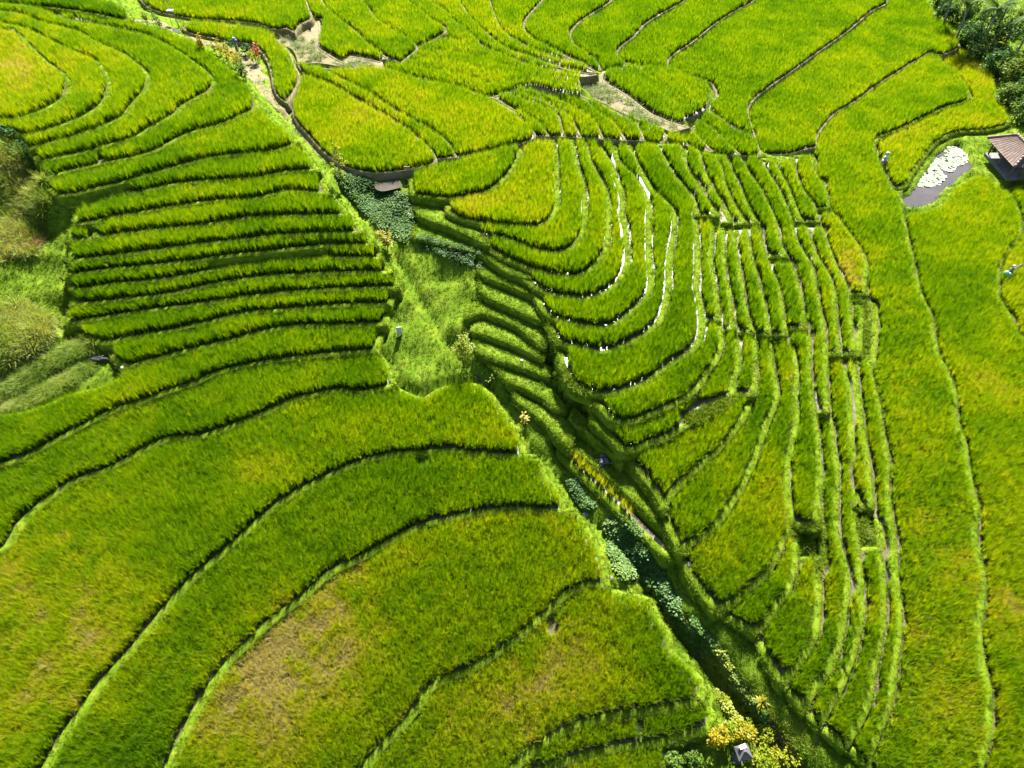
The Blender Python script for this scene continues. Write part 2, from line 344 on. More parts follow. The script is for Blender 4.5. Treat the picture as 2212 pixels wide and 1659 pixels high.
pl('W2', 6.4, ring(P("1590,862 1568,880 1536,903 1500,925 1468,943 1443,958 1406,970 1368,985 1348,988") , P("1433,1105 1351,992")[:1] + sub('b10', 862)[::-1]), .44, 'kite-shaped rice paddy with its point aimed at the grassy track')
pl('T3', 6.9, ring(sub('b10', 328, 487), sub('b11', 335, 487)), .36, 'upper rice strip second right of the light grassy fork')
pl('U4', 6.7, ring(sub('b10', 497, 727), sub('b11', 497, 727)), .36, 'dark-edged rice strip fourth right of the U-shaped terraces')
pl('W3', 5.8, ring(sub('b10', 737), sub('b11', 737)), .36, 'long bending rice paddy right of the kite-shaped one')
pl('T4', 6.4, ring(sub('b11', 336, 486), sub('b12', 337, 486)), .33, 'upper rice strip third right of the light grassy fork')
pl('U5', 6.2, ring(sub('b11', 494, 728), sub('b12', 494, 728)), .34, 'green rice strip fifth right of the U-shaped terraces')
pl('W5', 5.2, ring(sub('b11', 737), sub('b12', 737, 1150) + C['th']), .43, 'big curved rice paddy whose blunt end overlooks the gully')
pl('W6', 4.8, ring(C['th'], sub('b12', 1160)), .40, 'small crescent of rice below the blunt paddy over the gully')
pl('T5', 5.8, ring(sub('b12', 338, 558), sub('b13', 338, 558)), .33, 'upper rice strip fourth right of the light grassy fork')
pl('U6', 5.6, ring(sub('b12', 570, 714), sub('b13', 570, 714)), .33, 'middle rice strip between two short dark cross walls')
pl('V6', 5.3, ring(sub('b12', 724, 1138), sub('b13', 724, 1138)), .36, 'straight rice strip ending at the weedy corner on the right slope')
pl('W7', 4.4, ring(sub('b12', 1205), sub('b13', 1205)) , .42, 'leaf-shaped rice paddy below the weedy corner, its tip above the gully')
pl('T6', 5.2, ring(sub('b13', 340, 893), sub('b14', 341, 893)), .36, 'long thin rice strip running from the tan cross path down the right slope')
pl('W8', 4.0, ring(sub('b13', 906), sub('b14', 906)), .38, 'thin rice strip passing the weedy corner, second paddy tip above the bottom gully')
pl('T7', 4.8, ring(sub('b14', 344, 482), sub('b15', 346, 482)), .37, 'upper rice strip fifth right of the light grassy fork')
pl('U7', 4.7, ring(sub('b14', 492, 770), sub('b15', 492, 770)), .40, 'middle rice strip left of the yellow patch, second from it')
pl('W9', 3.7, ring(sub('b14', 782), sub('b15', 782)), .40, 'long thin rice strip ending as the third paddy tip above the bottom gully')
pl('T8', 4.4, ring(sub('b15', 350, 482), sub('b16', 350, 482)), .36, 'upper rice strip sixth right of the light grassy fork')
pl('U8', 4.3, ring(sub('b15', 492, 770), sub('b16', 492, 770)), .38, 'middle rice strip directly left of the yellow patch')
pl('V8', 3.9, ring(sub('b15', 782, 1100), sub('b16', 782, 1100)), .40, 'thin rice strip above the bare earth patch on the right slope')
pl('W10', 3.5, ring(sub('b15', 1185), sub('b16', 1185)), .38, 'long rice strip below the bare earth patch, fourth paddy tip above the gully')
pl('T9', 4.0, ring(sub('b16', 338, 454), sub('b17', 338, 454)), .33, 'upper rice paddy in the corner below the tan cross path')
pl('U9', 3.8, ring(sub('b16', 464, 640), sub('b17', 464, 640)), .58, 'rice paddy with a bright yellow patch beside the bare path bend')
pl('U9b', 3.6, ring(sub('b16', 662, 770), [(x - 22, y) for x, y in sub('b17', 662, 770)]), .30, 'short dark rice strip below the yellow patch')
pl('W11', 3.2, ring(sub('b16', 782), sub('b17', 782)), .36, 'long rice strip along the left side of the wide right-hand field')
pl('X1', 2.9, C['p6'] + C['b17'] + P("1872,1720 2121,1720") + C['lf'][::-1] + C['p7'][::-1] + [(2034, 132)], .40, 'wide rice field curving from the palm grove to the bottom edge, right side')
pl('X0', 2.4, P("2034,128 2075,110 2134,152 2151,200 2159,232 2182,262 2176,272 2134,284 2071,289 2034,303 2006,330 1988,355 1968,384 1956,406 1940,410 1929,402 1910,370 1896,337 1893,314 1907,304 1946,286 1996,261 2046,239 2098,216"), .62, 'yellow-green rice paddy wrapping the lily pond on its upper left')
pl('X2', 2.2, P("1956,468 1999,458 2027,446 2044,424 2076,398 2108,380 2135,390 2160,412") + C['lg'] + P("2212,1720 2121,1720") + C['lf'][::-1][:-6], .47, 'rice field below the lily pond, running down the right edge')
pl('X3', 1.9, P("2176,412 2190,405 2212,400 2212,780") + C['lg'][::-1], .56, 'rice paddy at the right edge behind the scarecrow with the green sheet')  # the figure standing here is a scarecrow
# top middle
pl('C1', 11.7, P("660,167 713,187 778,224 853,267 903,302 943,345 940,354 878,370 803,376 743,362 715,345 668,298 632,248 642,212"), .50, 'large rice paddy above the muddy pool, left of the sign', True)
pl('C2', 11.5, P("640,137 690,152 803,209 853,242 915,277 965,309 988,342 946,347 906,301 856,264 781,221 716,184 662,164"), .46, 'slim rice strip running along the upper side of the paddy above the pool', True)
pl('C3', 11.3, P("690,150 803,207 853,240 915,275 965,307 990,343 1060,328 1150,303 1157,294 1126,262 1104,243 1050,214 990,192 900,172 828,152 760,152"), .48, 'rice paddy between the slim strip and the tan cross path, top middle', True)
ML = ['first', 'second', 'third', 'fourth', 'fifth', 'sixth', 'seventh', 'eighth', 'ninth', 'tenth', 'eleventh']
for i, (h, s) in enumerate(((11.05, "1050,214 1104,243 1126,262 1158,298 1186,296 1166,270 1131,250 1090,226 1062,212"), (10.8, "1064,211 1131,250 1166,270 1186,296 1221,298 1213,272 1205,252 1150,226 1084,206"),
        (10.5, "1086,205 1150,225 1205,252 1213,272 1221,298 1256,301 1245,280 1232,255 1215,245 1175,222 1104,200"), (10.2, "1106,199 1175,222 1215,245 1232,255 1256,301 1303,303 1290,275 1250,240 1190,212 1126,191"),
        (9.6, "1128,190 1190,212 1250,240 1290,275 1303,303 1351,306 1331,275 1281,237 1266,220 1200,199 1148,187"), (9.0, "1254,207 1268,222 1281,237 1331,275 1351,306 1391,307 1380,280 1330,247 1290,224"),
        (8.3, "1290,223 1330,246 1380,280 1391,307 1428,313 1440,296 1416,276 1390,265 1330,238"), (7.6, "1418,277 1440,296 1430,313 1466,315 1490,319 1470,297 1451,290"),
        (6.9, "1453,290 1490,319 1511,326 1542,331 1502,292 1493,280"), (6.2, "1495,278 1542,331 1566,336 1600,337 1532,277 1510,264"), (5.5, "1511,262 1532,277 1600,337 1642,340 1630,302 1598,287 1560,264 1532,242"))):
    pl('M%d' % i, h, P(s), .44 - .012 * i, '%s rice strip from the left whose blunt end meets the tan cross path from above' % ML[i], True)
pl('N1', 7.4, P("1303,167 1331,152 1480,256 1464,267 1440,259 1380,223 1340,196"), .26, 'dark green rice strip along the right side of the bare fallow plot', True)
pl('N2', 6.9, P("1333,151 1368,144 1508,244 1490,253 1480,256"), .30, 'rice strip second right of the bare fallow plot', True)
pl('N3', 6.4, P("1370,144 1413,151 1522,237 1508,244"), .33, 'rice strip third right of the bare fallow plot', True)
pl('N4', 5.9, P("1415,151 1446,152 1480,167 1527,184 1530,205 1524,234 1522,237"), .36, 'rounded rice paddy right of the fallow plot, ending at a bare tan curve', True)
pl('Tp', 4.4, P("1446,152 1480,165 1532,180 1547,207 1532,238 1560,262 1600,285 1631,302") + C['p5'][::-1][1:] + P("1920,-60 1640,-60") + C['p4'], .36, 'big bright rice field at the top right, left of the long tan footpath', True)
pl('Tq', 3.5, C['p5'] + P("1700,336 1754,322") + C['p6'][::-1] + P("2030,122 2071,103 2059,75 2021,37 1996,0 1990,-60 1922,-60"), .40, 'bright rice field between two long tan footpaths, bordering the palm grove', True)
pl('Tr', 5.2, P("1631,-60") + C['p4'] + P("1413,149 1368,142") + C['p3'][::-1] + P("1490,-60"), .37, 'rice field at the top, third bay left of the palm grove', True)
pl('Ts', 6.0, P("1481,-60") + C['p3'] + P("1366,143 1331,150 1303,157") + C['p2'][::-1] + P("1330,-60"), .38, 'rice field at the top, fourth bay left of the palm grove', True)
pl('Tt', 6.8, P("1323,-60") + C['p2'] + P("1286,152 1256,137 1200,111 1160,91") + C['p1'][::-1] + P("1178,-60"), .36, 'darker rice field at the top, in the bay with a tan curved left edge', True)
pl('Q1', 7.5, P("1173,-60") + C['p1'] + P("1160,92 1200,112 1256,139 1200,126 1140,106") + C['q1'][::-1] + P("1058,-60"), .46, 'rice strip at the top middle, first left of the tan curved edge', True)
pl('Q2', 8.2, P("1058,-60") + C['q1'] + P("1200,128 1256,141 1292,160 1230,151 1150,126") + C['q2'][::-1] + P("990,-60"), .48, 'rice strip at the top middle, second left of the tan curved edge', True)
pl('Q3', 8.9, P("990,-60") + C['q2'] + P("1150,127 1230,153 1292,163 1255,168 1220,161 1120,136 1062,112") + C['q3'][::-1] + P("930,-60"), .49, 'rice strip at the top middle, third left of the tan curved edge', True)
pl('Q4', 9.8, P("930,-60") + C['q3'] + P("1050,108 985,92 968,88") + C['q4'][::-1] + P("880,-60"), .48, 'rice strip at the top middle, fourth left, ending at the zigzag bank', True)
pl('Q5', 10.2, P("880,-60") + C['q4'] + P("936,89 904,104") + C['q5'][::-1] + P("783,-60"), .49, 'rice paddy at the top middle above the tan zigzag bank', True)
pl('Q6', 10.6, P("783,-60") + C['q5'] + P("902,106 880,127 866,140 840,126 800,101 770,71") + C['q6'][::-1] + P("695,-60"), .48, 'rice paddy at the top middle whose corner meets the zigzag bank', True)
pl('Q7', 11.1, P("695,-60") + C['q6'] + P("770,72 800,102 838,127 825,132 793,125 760,119 738,131 713,117 689,98 694,78 695,45 680,36 668,18 640,-60"), .50, 'narrow rice strip at the top along the pale fallow corner', True)
pl('Q8', 11.9, P("640,-60 666,18 672,44 652,54 636,74 616,64 600,66 553,54 470,46 420,44 400,40 350,30 312,12 292,-60"), .50, 'sunlit rice paddy at the top left behind the bamboo tripod', True)
pl('Q9', 12.4, P("392,62 425,52 475,57 553,64 592,82 602,98 622,112 637,145 649,170 643,185 621,226 602,213 590,190 584,155 570,122 545,100 490,91 440,81 408,73"), .50, 'curved rice paddy just right of the yellow-leaved hedge', True)
for i in range(4):
    pl('Z%d' % i, 9.9 + .13 * i, ring(C['z%d' % i], C['z%d' % (i + 1)]), .5, '%s lumpy rice strip above the tan cross path, counted from the zigzag bank' % ML[i], True)
pl('Y1', 5.0, P("1204,962 1216,957 1256,998 1331,1068 1406,1148 1464,1198 1458,1212 1440,1207 1381,1154 1300,1074 1230,1008 1203,976"), .80, 'narrow ripe orange-tinged rice strip beside the grassy track')

# grassed terraces of the gully and open ground: key, level, outline
GT = [(k, h, P(s)) for k, h, s in (
 ('g1', 10.5, "905,464 978,493 1056,531 1058,520 1022,495 963,462 935,442 898,434 895,448"), ('g2', 9.8, "888,512 978,535 1035,548 1100,590 1146,604 1140,588 1075,548 1050,540 978,508 905,478 895,490"),
 ('g3', 9.2, "1033,585 1106,620 1165,644 1168,628 1106,600 1036,562"), ('g4', 8.7, "1036,628 1105,665 1170,694 1172,662 1106,638 1035,600"),
 ('g5', 8.1, "1002,691 1038,676 1071,685 1107,699 1142,725 1175,752 1185,724 1105,684 1040,648 1010,668"), ('g6', 7.6, "1017,713 1056,725 1097,740 1148,763 1172,778 1176,760 1107,718 1040,692 1018,700"),
 ('g7', 7.1, "1028,758 1071,776 1122,791 1186,816 1190,795 1150,778 1097,757 1025,732"), ('g8', 6.6, "1071,799 1097,824 1135,839 1173,860 1206,885 1226,884 1190,840 1122,808 1050,782"),
 ('g9', 6.1, "1120,868 1168,905 1206,945 1232,968 1238,930 1200,890 1150,868 1106,846"), ('g10', 6.5, "1231,900 1281,942 1331,985 1346,1000 1348,990 1300,940 1268,908 1240,876"),
 ('g11', 5.6, "1236,960 1300,1018 1390,1100 1468,1185 1474,1202 1436,1116 1345,1008 1290,962 1246,930"))]
# fallow plots of bare tan earth
FALLOW = [('f1', 11.2, P("600,76 615,70 636,80 653,60 671,68 675,48 690,46 691,80 687,100 713,120 738,134 760,122 793,128 826,135 818,150 778,155 753,150 725,143 678,137 645,142 628,105 603,96")),
          ('f2', 7.9, P("1228,178 1251,167 1278,170 1306,155 1302,172 1356,207 1406,245 1451,265 1493,276 1451,287 1418,272 1393,263 1313,228 1256,202"))]
# levels of the open ground: x, y, level
CTRL = [tuple(float(c) for c in q.split(',')) for q in """560,160,12.6 585,200,12.4 620,245,12.2 668,305,11.9 713,360,11.5 300,44,13.4 365,60,13.0 440,94,12.8 530,120,12.6 545,150,12.6
748,420,10.8 800,440,10.2 840,400,10.7 780,465,10.2 830,522,9.3 870,480,9.6 900,560,8.9 860,570,8.6 880,600,8.2 960,620,7.9 1010,650,7.9 923,672,7.3 980,690,7.5 943,707,7.0 973,750,6.5 1000,785,6.1 860,700,6.9 900,780,6.2 880,830,5.9 960,820,5.8 1053,830,5.7
1090,867,5.3 1110,900,5.1 1143,970,4.9 1165,930,5.4 1181,1005,4.6 1223,1047,4.2 1200,960,5.0 1251,1095,4.0 1313,1150,3.6 1350,1190,3.3 1400,1240,2.9 1340,1265,3.7 1390,1270,3.4 1420,1300,3.4 1466,1350,3.25 1516,1405,3.05 1553,1450,2.85 1591,1495,2.6 1628,1548,2.3 1670,1610,2.0 1725,1675,1.6
1430,1320,3.2 1470,1400,3.0 1520,1480,2.8 1550,1550,2.4 1590,1630,1.9 1500,1640,1.9 1420,1650,2.0 1500,1318,4.6 1560,1378,4.3 1620,1438,4.0 1680,1518,3.6 1740,1588,3.2 1800,1658,2.8 1472,1318,4.3 1537,1394,4.0 1600,1468,3.7 1662,1542,3.3 1724,1620,2.9 1790,1690,2.5 1470,1235,4.5 1440,1255,3.8 1425,1270,3.2
0,300,13.0 40,340,12.3 100,420,11.4 60,480,10.9 0,480,11.0 100,520,10.4 0,560,10.2 90,600,9.6 0,650,9.2 100,680,8.6 60,720,8.6 0,740,8.6 180,730,7.6 130,760,7.6 60,800,7.5 0,830,7.4 220,790,7.0 120,830,6.9 0,880,6.8 200,820,6.8
2110,330,2.3 2160,340,2.4 2212,330,2.5 2180,400,2.2 2120,370,2.2 2200,280,2.6 2150,150,3.2 2090,60,3.8 2212,150,3.2 2212,30,3.8 2050,0,4.2 2280,300,2.5""".split()]
# rice missing along these lines: x0,y0,x1,y1,width (m)
GAPS = [(224, 340, 218, 360, .5), (505, 568, 525, 566, .9), (545, 560, 600, 556, .35), (640, 560, 660, 558, .5), (905, 990, 912, 1005, .9), (1190, 1340, 1194, 1360, .9), (770, 850, 774, 860, .7), (1376, 1562, 1384, 1578, .6),
        (1478, 905, 1550, 885, 1.1), (1500, 880, 1560, 862, .7), (1755, 1145, 1778, 1225, 1.0), (1300, 748, 1312, 758, .5), (1770, 1130, 1768, 1200, .9), (1735, 1140, 1760, 1180, .9)]
# straw-coloured or yellow patches: x, y, radius (m), tint added
DRY = [(660, 1390, 4.2, .32), (590, 1480, 3.6, .26), (560, 1440, 3, .2), (720, 1300, 3, .26), (20, 1480, 5, .22), (130, 1330, 3.5, .2), (60, 1560, 4, .16), (80, 1200, 3, .2), (1250, 1400, 2.6, .3), (1110, 1520, 3, .26), (1180, 1480, 3, .14), (1090, 440, 4, .18), (1840, 560, 3, .3), (1825, 600, 2.5, .25),
       (60, 160, 5, .25), (20, 120, 4, .2), (1960, 850, 2.5, .22), (1985, 980, 2.2, .22), (2030, 1130, 3, .22), (2050, 1250, 3, .16), (2000, 1400, 3, .16), (2030, 1520, 3, .14), (1930, 690, 2.2, .22), (2120, 840, 3, .16), (400, 160, 3, .15), (780, 250, 4, .12), (1830, 130, 4, .1), (2100, 330, 3, .1), (2000, 350, 5, .08),
       (350, 880, 3, .08), (560, 1020, 2, .2), (2200, 1330, 3, .16), (1905, 1040, 1.2, .2), (830, 1380, 3, .12), (500, 1600, 4, .1), (300, 1130, 3, .1)]
# ------------------------------------------------------------ from lines to land
def smooth_ring(pts, h, step=.45):
    """outline in photo units -> smooth ring on the level h, about step metres between points"""
    p = [(min(2330, x + 110) if x >= 2211 else (x - 110 if x <= 1 else x), y) for x, y in pts]
    w = ground(p, h)
    keep = [0]
    for i in range(1, len(w)):
        if np.hypot(*(w[i] - w[keep[-1]])) > .06: keep.append(i)
    w = w[keep]; n = len(w)
    if np.hypot(*(w[0] - w[-1])) < .06: w = w[:-1]; n -= 1
    out = []
    for i in range(n):
        p0, p1, p2, p3 = w[i - 1], w[i], w[(i + 1) % n], w[(i + 2) % n]
        L = np.hypot(*(p2 - p1)); m = max(1, int(L / step))
        # rounded only where the line bends gently; corners stay corners
        def tan_(a, b, c):
            u = (b - a) / (np.hypot(*(b - a)) + 1e-9); v = (c - b) / (np.hypot(*(c - b)) + 1e-9)
            return (u + v) * .5 * (1 if u @ v > .35 else 0)
        t1, t2 = tan_(p0, p1, p2) * L, tan_(p1, p2, p3) * L
        for j in range(m):
            s = j / m
            out.append((2 * s ** 3 - 3 * s * s + 1) * p1 + (s ** 3 - 2 * s * s + s) * t1 + (-2 * s ** 3 + 3 * s * s) * p2 + (s ** 3 - s * s) * t2)
    o = np.array(out)
    a = .5 * np.sum(o[:, 0] * np.roll(o[:, 1], -1) - np.roll(o[:, 0], -1) * o[:, 1])
    return o if a > 0 else o[::-1]

RES = .125; X0, X1_, Y0, Y1_ = -140., 140., 2., 156.
NX, NY = int((X1_ - X0) / RES), int((Y1_ - Y0) / RES)
def fill(poly):
    """rows, cols slices and mask of the raster cells inside a ring"""
    i0 = max(0, int((poly[:, 0].min() - X0) / RES) - 1); i1 = min(NX, int((poly[:, 0].max() - X0) / RES) + 2)
    j0 = max(0, int((poly[:, 1].min() - Y0) / RES) - 1); j1 = min(NY, int((poly[:, 1].max() - Y0) / RES) + 2)
    xs = X0 + (np.arange(i0, i1) + .5) * RES; ys = Y0 + (np.arange(j0, j1) + .5) * RES
    m = np.zeros((len(ys), len(xs)), bool)
    q = np.roll(poly, -1, 0)
    for (ax, ay), (bx, by) in zip(poly, q):
        if ay == by: continue
        lo, hi = min(ay, by), max(ay, by)
        r0, r1 = np.searchsorted(ys, lo), np.searchsorted(ys, hi)
        if r1 <= r0: continue
        xi = ax + (ys[r0:r1] - ay) * (bx - ax) / (by - ay)
        m[r0:r1] ^= xs[None, :] < xi[:, None]
    return j0, i0, m

def shift_and(m, r):
    k = max(1, int(round(r / RES))); d = max(1, int(round(k * .7)))
    p = np.pad(m, k); h, w = m.shape; o = m.copy()
    for dy, dx in ((k, 0), (-k, 0), (0, k), (0, -k), (d, d), (d, -d), (-d, d), (-d, -d)):
        o &= p[k + dy:k + dy + h, k + dx:k + dx + w]
    return o

def vnoise(x, y, s, seed):
    """smooth value noise in 0..1"""
    r = np.random.default_rng(seed).random((64, 64)); x = x / s + 1000; y = y / s + 1000
    i, j = np.floor(x).astype(int), np.floor(y).astype(int); fx, fy = x - i, y - j; fx = fx * fx * (3 - 2 * fx); fy = fy * fy * (3 - 2 * fy)
    g = lambda a, b: r[a % 64, b % 64]
    return (g(i, j) * (1 - fx) + g(i + 1, j) * fx) * (1 - fy) + (g(i, j + 1) * (1 - fx) + g(i + 1, j + 1) * fx) * fy

for d in PL: d['ring'] = smooth_ring(d['o'], d['h']); d['can'] = smooth_ring(d['o'], d['h'] + (.15 if d['key'][0] in 'ZN' else .35 if d['tan'] else .5))
TER = [dict(key=k, h=h, ring=smooth_ring(o, h)) for k, h, o in GT]
FAL = [dict(key=k, h=h, ring=smooth_ring(o, h)) for k, h, o in FALLOW]
ALL = sorted(PL + TER + FAL, key=lambda d: d['h'])
owner = np.full((NY, NX), -1, np.int16); OH = np.full((NY, NX), -99., np.float32)
for n, d in enumerate(ALL):
    d['n'] = n; j, i, m = fill(d['ring'])
    owner[j:j + m.shape[0], i:i + m.shape[1]][m] = n; OH[j:j + m.shape[0], i:i + m.shape[1]][m] = d['h']
def cell(x, y):
    return np.clip(((y - Y0) / RES).astype(int), 0, NY - 1), np.clip(((x - X0) / RES).astype(int), 0, NX - 1)

# natural ground level between the terraces
src = [(p[0], p[1], d['h'] - .12, 1.0) for d in ALL for p in d['ring'][::4]]
for u, v, h in CTRL:
    g = ground([(u, v)], h)[0]; src.append((g[0], g[1], h, 3.0))
src = np.array(src)
GS = 1.0
gx = np.arange(-150, 151, GS); gy = np.arange(-6, 171, GS)
HN = np.zeros((len(gy), len(gx)))
for r, y in enumerate(gy):
    d2 = (gx[:, None] - src[None, :, 0]) ** 2 + (y - src[None, :, 1]) ** 2 + .15
    w = src[None, :, 3] / d2 ** 1.6
    HN[r] = (w * src[None, :, 2]).sum(1) / w.sum(1)
def natural(x, y):
    fx = np.clip((x - gx[0]) / GS, 0, len(gx) - 1.001); fy = np.clip((y - gy[0]) / GS, 0, len(gy) - 1.001)
    i, j = fx.astype(int), fy.astype(int); fx, fy = fx - i, fy - j
    return (HN[j, i] * (1 - fx) + HN[j, i + 1] * fx) * (1 - fy) + (HN[j + 1, i] * (1 - fx) + HN[j + 1, i + 1] * fx) * fy
# lowest terrace level within half a metre
k = 4
low = np.where(owner >= 0, OH, 99.).astype(np.float32)
for ax in (0, 1):
    p = np.pad(low, [(k, k) if a == ax else (0, 0) for a in (0, 1)], constant_values=99.)
    low = np.min([np.take(p, range(s, s + low.shape[ax]), axis=ax) for s in range(2 * k + 1)], axis=0)

STREAM = P("553,178 580,222 612,247 640,292 690,345 725,385 748,418 778,465 803,500 830,522 860,565 880,600 903,640 923,672 943,707 958,735 975,752 1000,785 1053,830 1090,867 1110,895 1143,968 1181,1005 1223,1047 1251,1095 1313,1160 1370,1220 1406,1280 1456,1338 1506,1392 1543,1438 1581,1485 1618,1538 1665,1605 1720,1680")
sw = np.array([ground([q], 0)[0] for q in STREAM])
hs = np.interp(np.linspace(0, 1, len(STREAM)), np.linspace(0, 1, 12), [12.6, 12.0, 11.3, 10., 8.6, 7.2, 6.1, 5.1, 4.3, 3., 1.2, -.2])
for it in range(4):
    sw = np.array([ground([q], h)[0] for q, h in zip(STREAM, hs)]); hs = natural(sw[:, 0], sw[:, 1])
def seg_dist(x, y, a, b):
    t = np.clip(((x - a[0]) * (b[0] - a[0]) + (y - a[1]) * (b[1] - a[1])) / ((b[0] - a[0]) ** 2 + (b[1] - a[1]) ** 2 + 1e-9), 0, 1)
    return np.hypot(x - a[0] - t * (b[0] - a[0]), y - a[1] - t * (b[1] - a[1]))
POND = smooth_ring(P("2055,313 2066,312 2076,319 2091,342 2104,361 2103,365 2074,383 2046,406 2029,422 2021,435 1999,447 1954,457 1940,430 1963,422 1978,398 2003,366 2021,338 2040,321"), 1.75)
PONDM = np.zeros((NY, NX), bool); _j, _i, _m = fill(POND); PONDM[_j:_j + _m.shape[0], _i:_i + _m.shape[1]] = _m
def ground_z(x, y):
    z = natural(x, y) + (vnoise(x, y, 2.2, 5) - .5) * .22 + (vnoise(x, y, .8, 6) - .5) * .1
    sd = np.min([seg_dist(x, y, sw[i], sw[i + 1]) + (0 if i > 24 else .12) for i in range(len(sw) - 1)], axis=0)
    z = z - .45 * np.exp(-(sd / .42) ** 2)
    gd = np.min([seg_dist(x, y, sw[i], sw[i + 1]) - .25 * min(1, (i - 26) / 3) for i in range(27, len(sw) - 1)], axis=0)
    z = z - 1.6 * np.exp(-(np.clip(gd, 0, 9) / .42) ** 4)
    r, c = cell(x, y); z = np.where(PONDM[r, c], np.minimum(z, 1.35), z)
    r, c = cell(x, y); lo = low[r, c]
    return np.where(lo < 90, np.minimum(z, lo - .3), z)

def grid_mesh(name, x0, x1, y0, y1, st, mat):
    xs = np.arange(x0, x1 + st / 2, st); ys = np.arange(y0, y1 + st / 2, st)
    Xg, Yg = np.meshgrid(xs, ys); Z = ground_z(Xg.ravel(), Yg.ravel())
    n, m = len(xs), len(ys); co = np.stack([Xg.ravel(), Yg.ravel(), Z], 1).astype(np.float32)
    a = (np.arange(m - 1)[:, None] * n + np.arange(n - 1)[None]).ravel()
    f = np.stack([a, a + 1, a + n + 1, a + n], 1).astype(np.int32)
    me = bpy.data.meshes.new(name); me.vertices.add(len(co)); me.vertices.foreach_set('co', co.ravel())
    me.loops.add(f.size); me.loops.foreach_set('vertex_index', f.ravel()); me.polygons.add(len(f))
    me.polygons.foreach_set('loop_start', np.arange(0, f.size, 4)); me.polygons.foreach_set('loop_total', np.full(len(f), 4))
    me.polygons.foreach_set('use_smooth', np.ones(len(f), bool)); me.update(); me.validate()
    me.materials.append(mat); o = bpy.data.objects.new(name, me); COL.objects.link(o); return o
tag(grid_mesh('hillside_ground', -148, 148, -4, 168, .36, M['turf']), 'green turf ground of the hillside between the terraces', kind='structure')
# land going on beyond the terraces
far = mk('far_ground', [(-900, -600, -6), (900, -600, -6), (900, 900, 1.5), (-900, 900, 1.5)], [(0, 1, 2, 3)], M['turf'])
tag(far, 'green land beyond the terraces', kind='structure')

# ------------------------------------------------------------ scattering of blades
PROTO = {}
def proto_collection(name, meshes):
    c = bpy.data.collections.new(name)
    for i, mb in enumerate(meshes):
        me = bpy.data.meshes.new(name); me.from_pydata(mb.v, [], mb.f); me.update(); me.materials.append(mb.mat)
        o = bpy.data.objects.new('%s_%d' % (name, i), me); c.objects.link(o)
    g = bpy.data.node_groups.new('scatter_' + name, 'GeometryNodeTree')
    g.interface.new_socket('Geometry', in_out='INPUT', socket_type='NodeSocketGeometry')
    g.interface.new_socket('Geometry', in_out='OUTPUT', socket_type='NodeSocketGeometry')
    N, L = g.nodes, g.links
    gi, go = N.new('NodeGroupInput'), N.new('NodeGroupOutput')
    ci = N.new('GeometryNodeCollectionInfo'); ci.inputs[0].default_value = c; ci.inputs['Separate Children'].default_value = True; ci.inputs['Reset Children'].default_value = True
    ip = N.new('GeometryNodeInstanceOnPoints'); ip.inputs['Pick Instance'].default_value = True
    def at_(nm, ty):
        a = N.new('GeometryNodeInputNamedAttribute'); a.data_type = ty; a.inputs[0].default_value = nm; return a.outputs[0]
    e = N.new('FunctionNodeEulerToRotation')
    L.new(gi.outputs[0], ip.inputs['Points']); L.new(ci.outputs[0], ip.inputs['Instance']); L.new(at_('var', 'INT'), ip.inputs['Instance Index'])
    L.new(at_('rot', 'FLOAT_VECTOR'), e.inputs[0]); L.new(e.outputs[0], ip.inputs['Rotation']); L.new(at_('scl', 'FLOAT_VECTOR'), ip.inputs['Scale'])
    L.new(ip.outputs[0], go.inputs[0])
    PROTO[name] = (g, len(meshes)); return g

def scatter(name, kind_, pts, tint, scl, parent=None, tilt=.12, sxy=None):
    """one object of many small plants standing on pts"""
    n = len(pts)
    if n == 0: return None
    me = bpy.data.meshes.new(name); me.vertices.add(n); me.vertices.foreach_set('co', np.asarray(pts, np.float32).ravel())
    g, nv = PROTO[kind_]
    a = me.attributes.new('tint', 'FLOAT', 'POINT'); a.data.foreach_set('value', np.clip(np.broadcast_to(tint, n), 0, 1).astype(np.float32))
    a = me.attributes.new('var', 'INT', 'POINT'); a.data.foreach_set('value', RNG.integers(0, nv, n).astype(np.int32))
    rot = np.stack([RNG.normal(0, tilt, n), RNG.normal(0, tilt, n), RNG.random(n) * 6.283], 1)
    a = me.attributes.new('rot', 'FLOAT_VECTOR', 'POINT'); a.data.foreach_set('vector', rot.astype(np.float32).ravel())
    s = np.broadcast_to(scl, n); w = s if sxy is None else np.broadcast_to(sxy, n)
    a = me.attributes.new('scl', 'FLOAT_VECTOR', 'POINT'); a.data.foreach_set('vector', np.stack([w, w, s], 1).astype(np.float32).ravel())
    o = bpy.data.objects.new(name, me); COL.objects.link(o)
    if parent: o.parent = parent
    md = o.modifiers.new('scatter', 'NODES'); md.node_group = g
    o['kind'] = 'stuff'
    return o

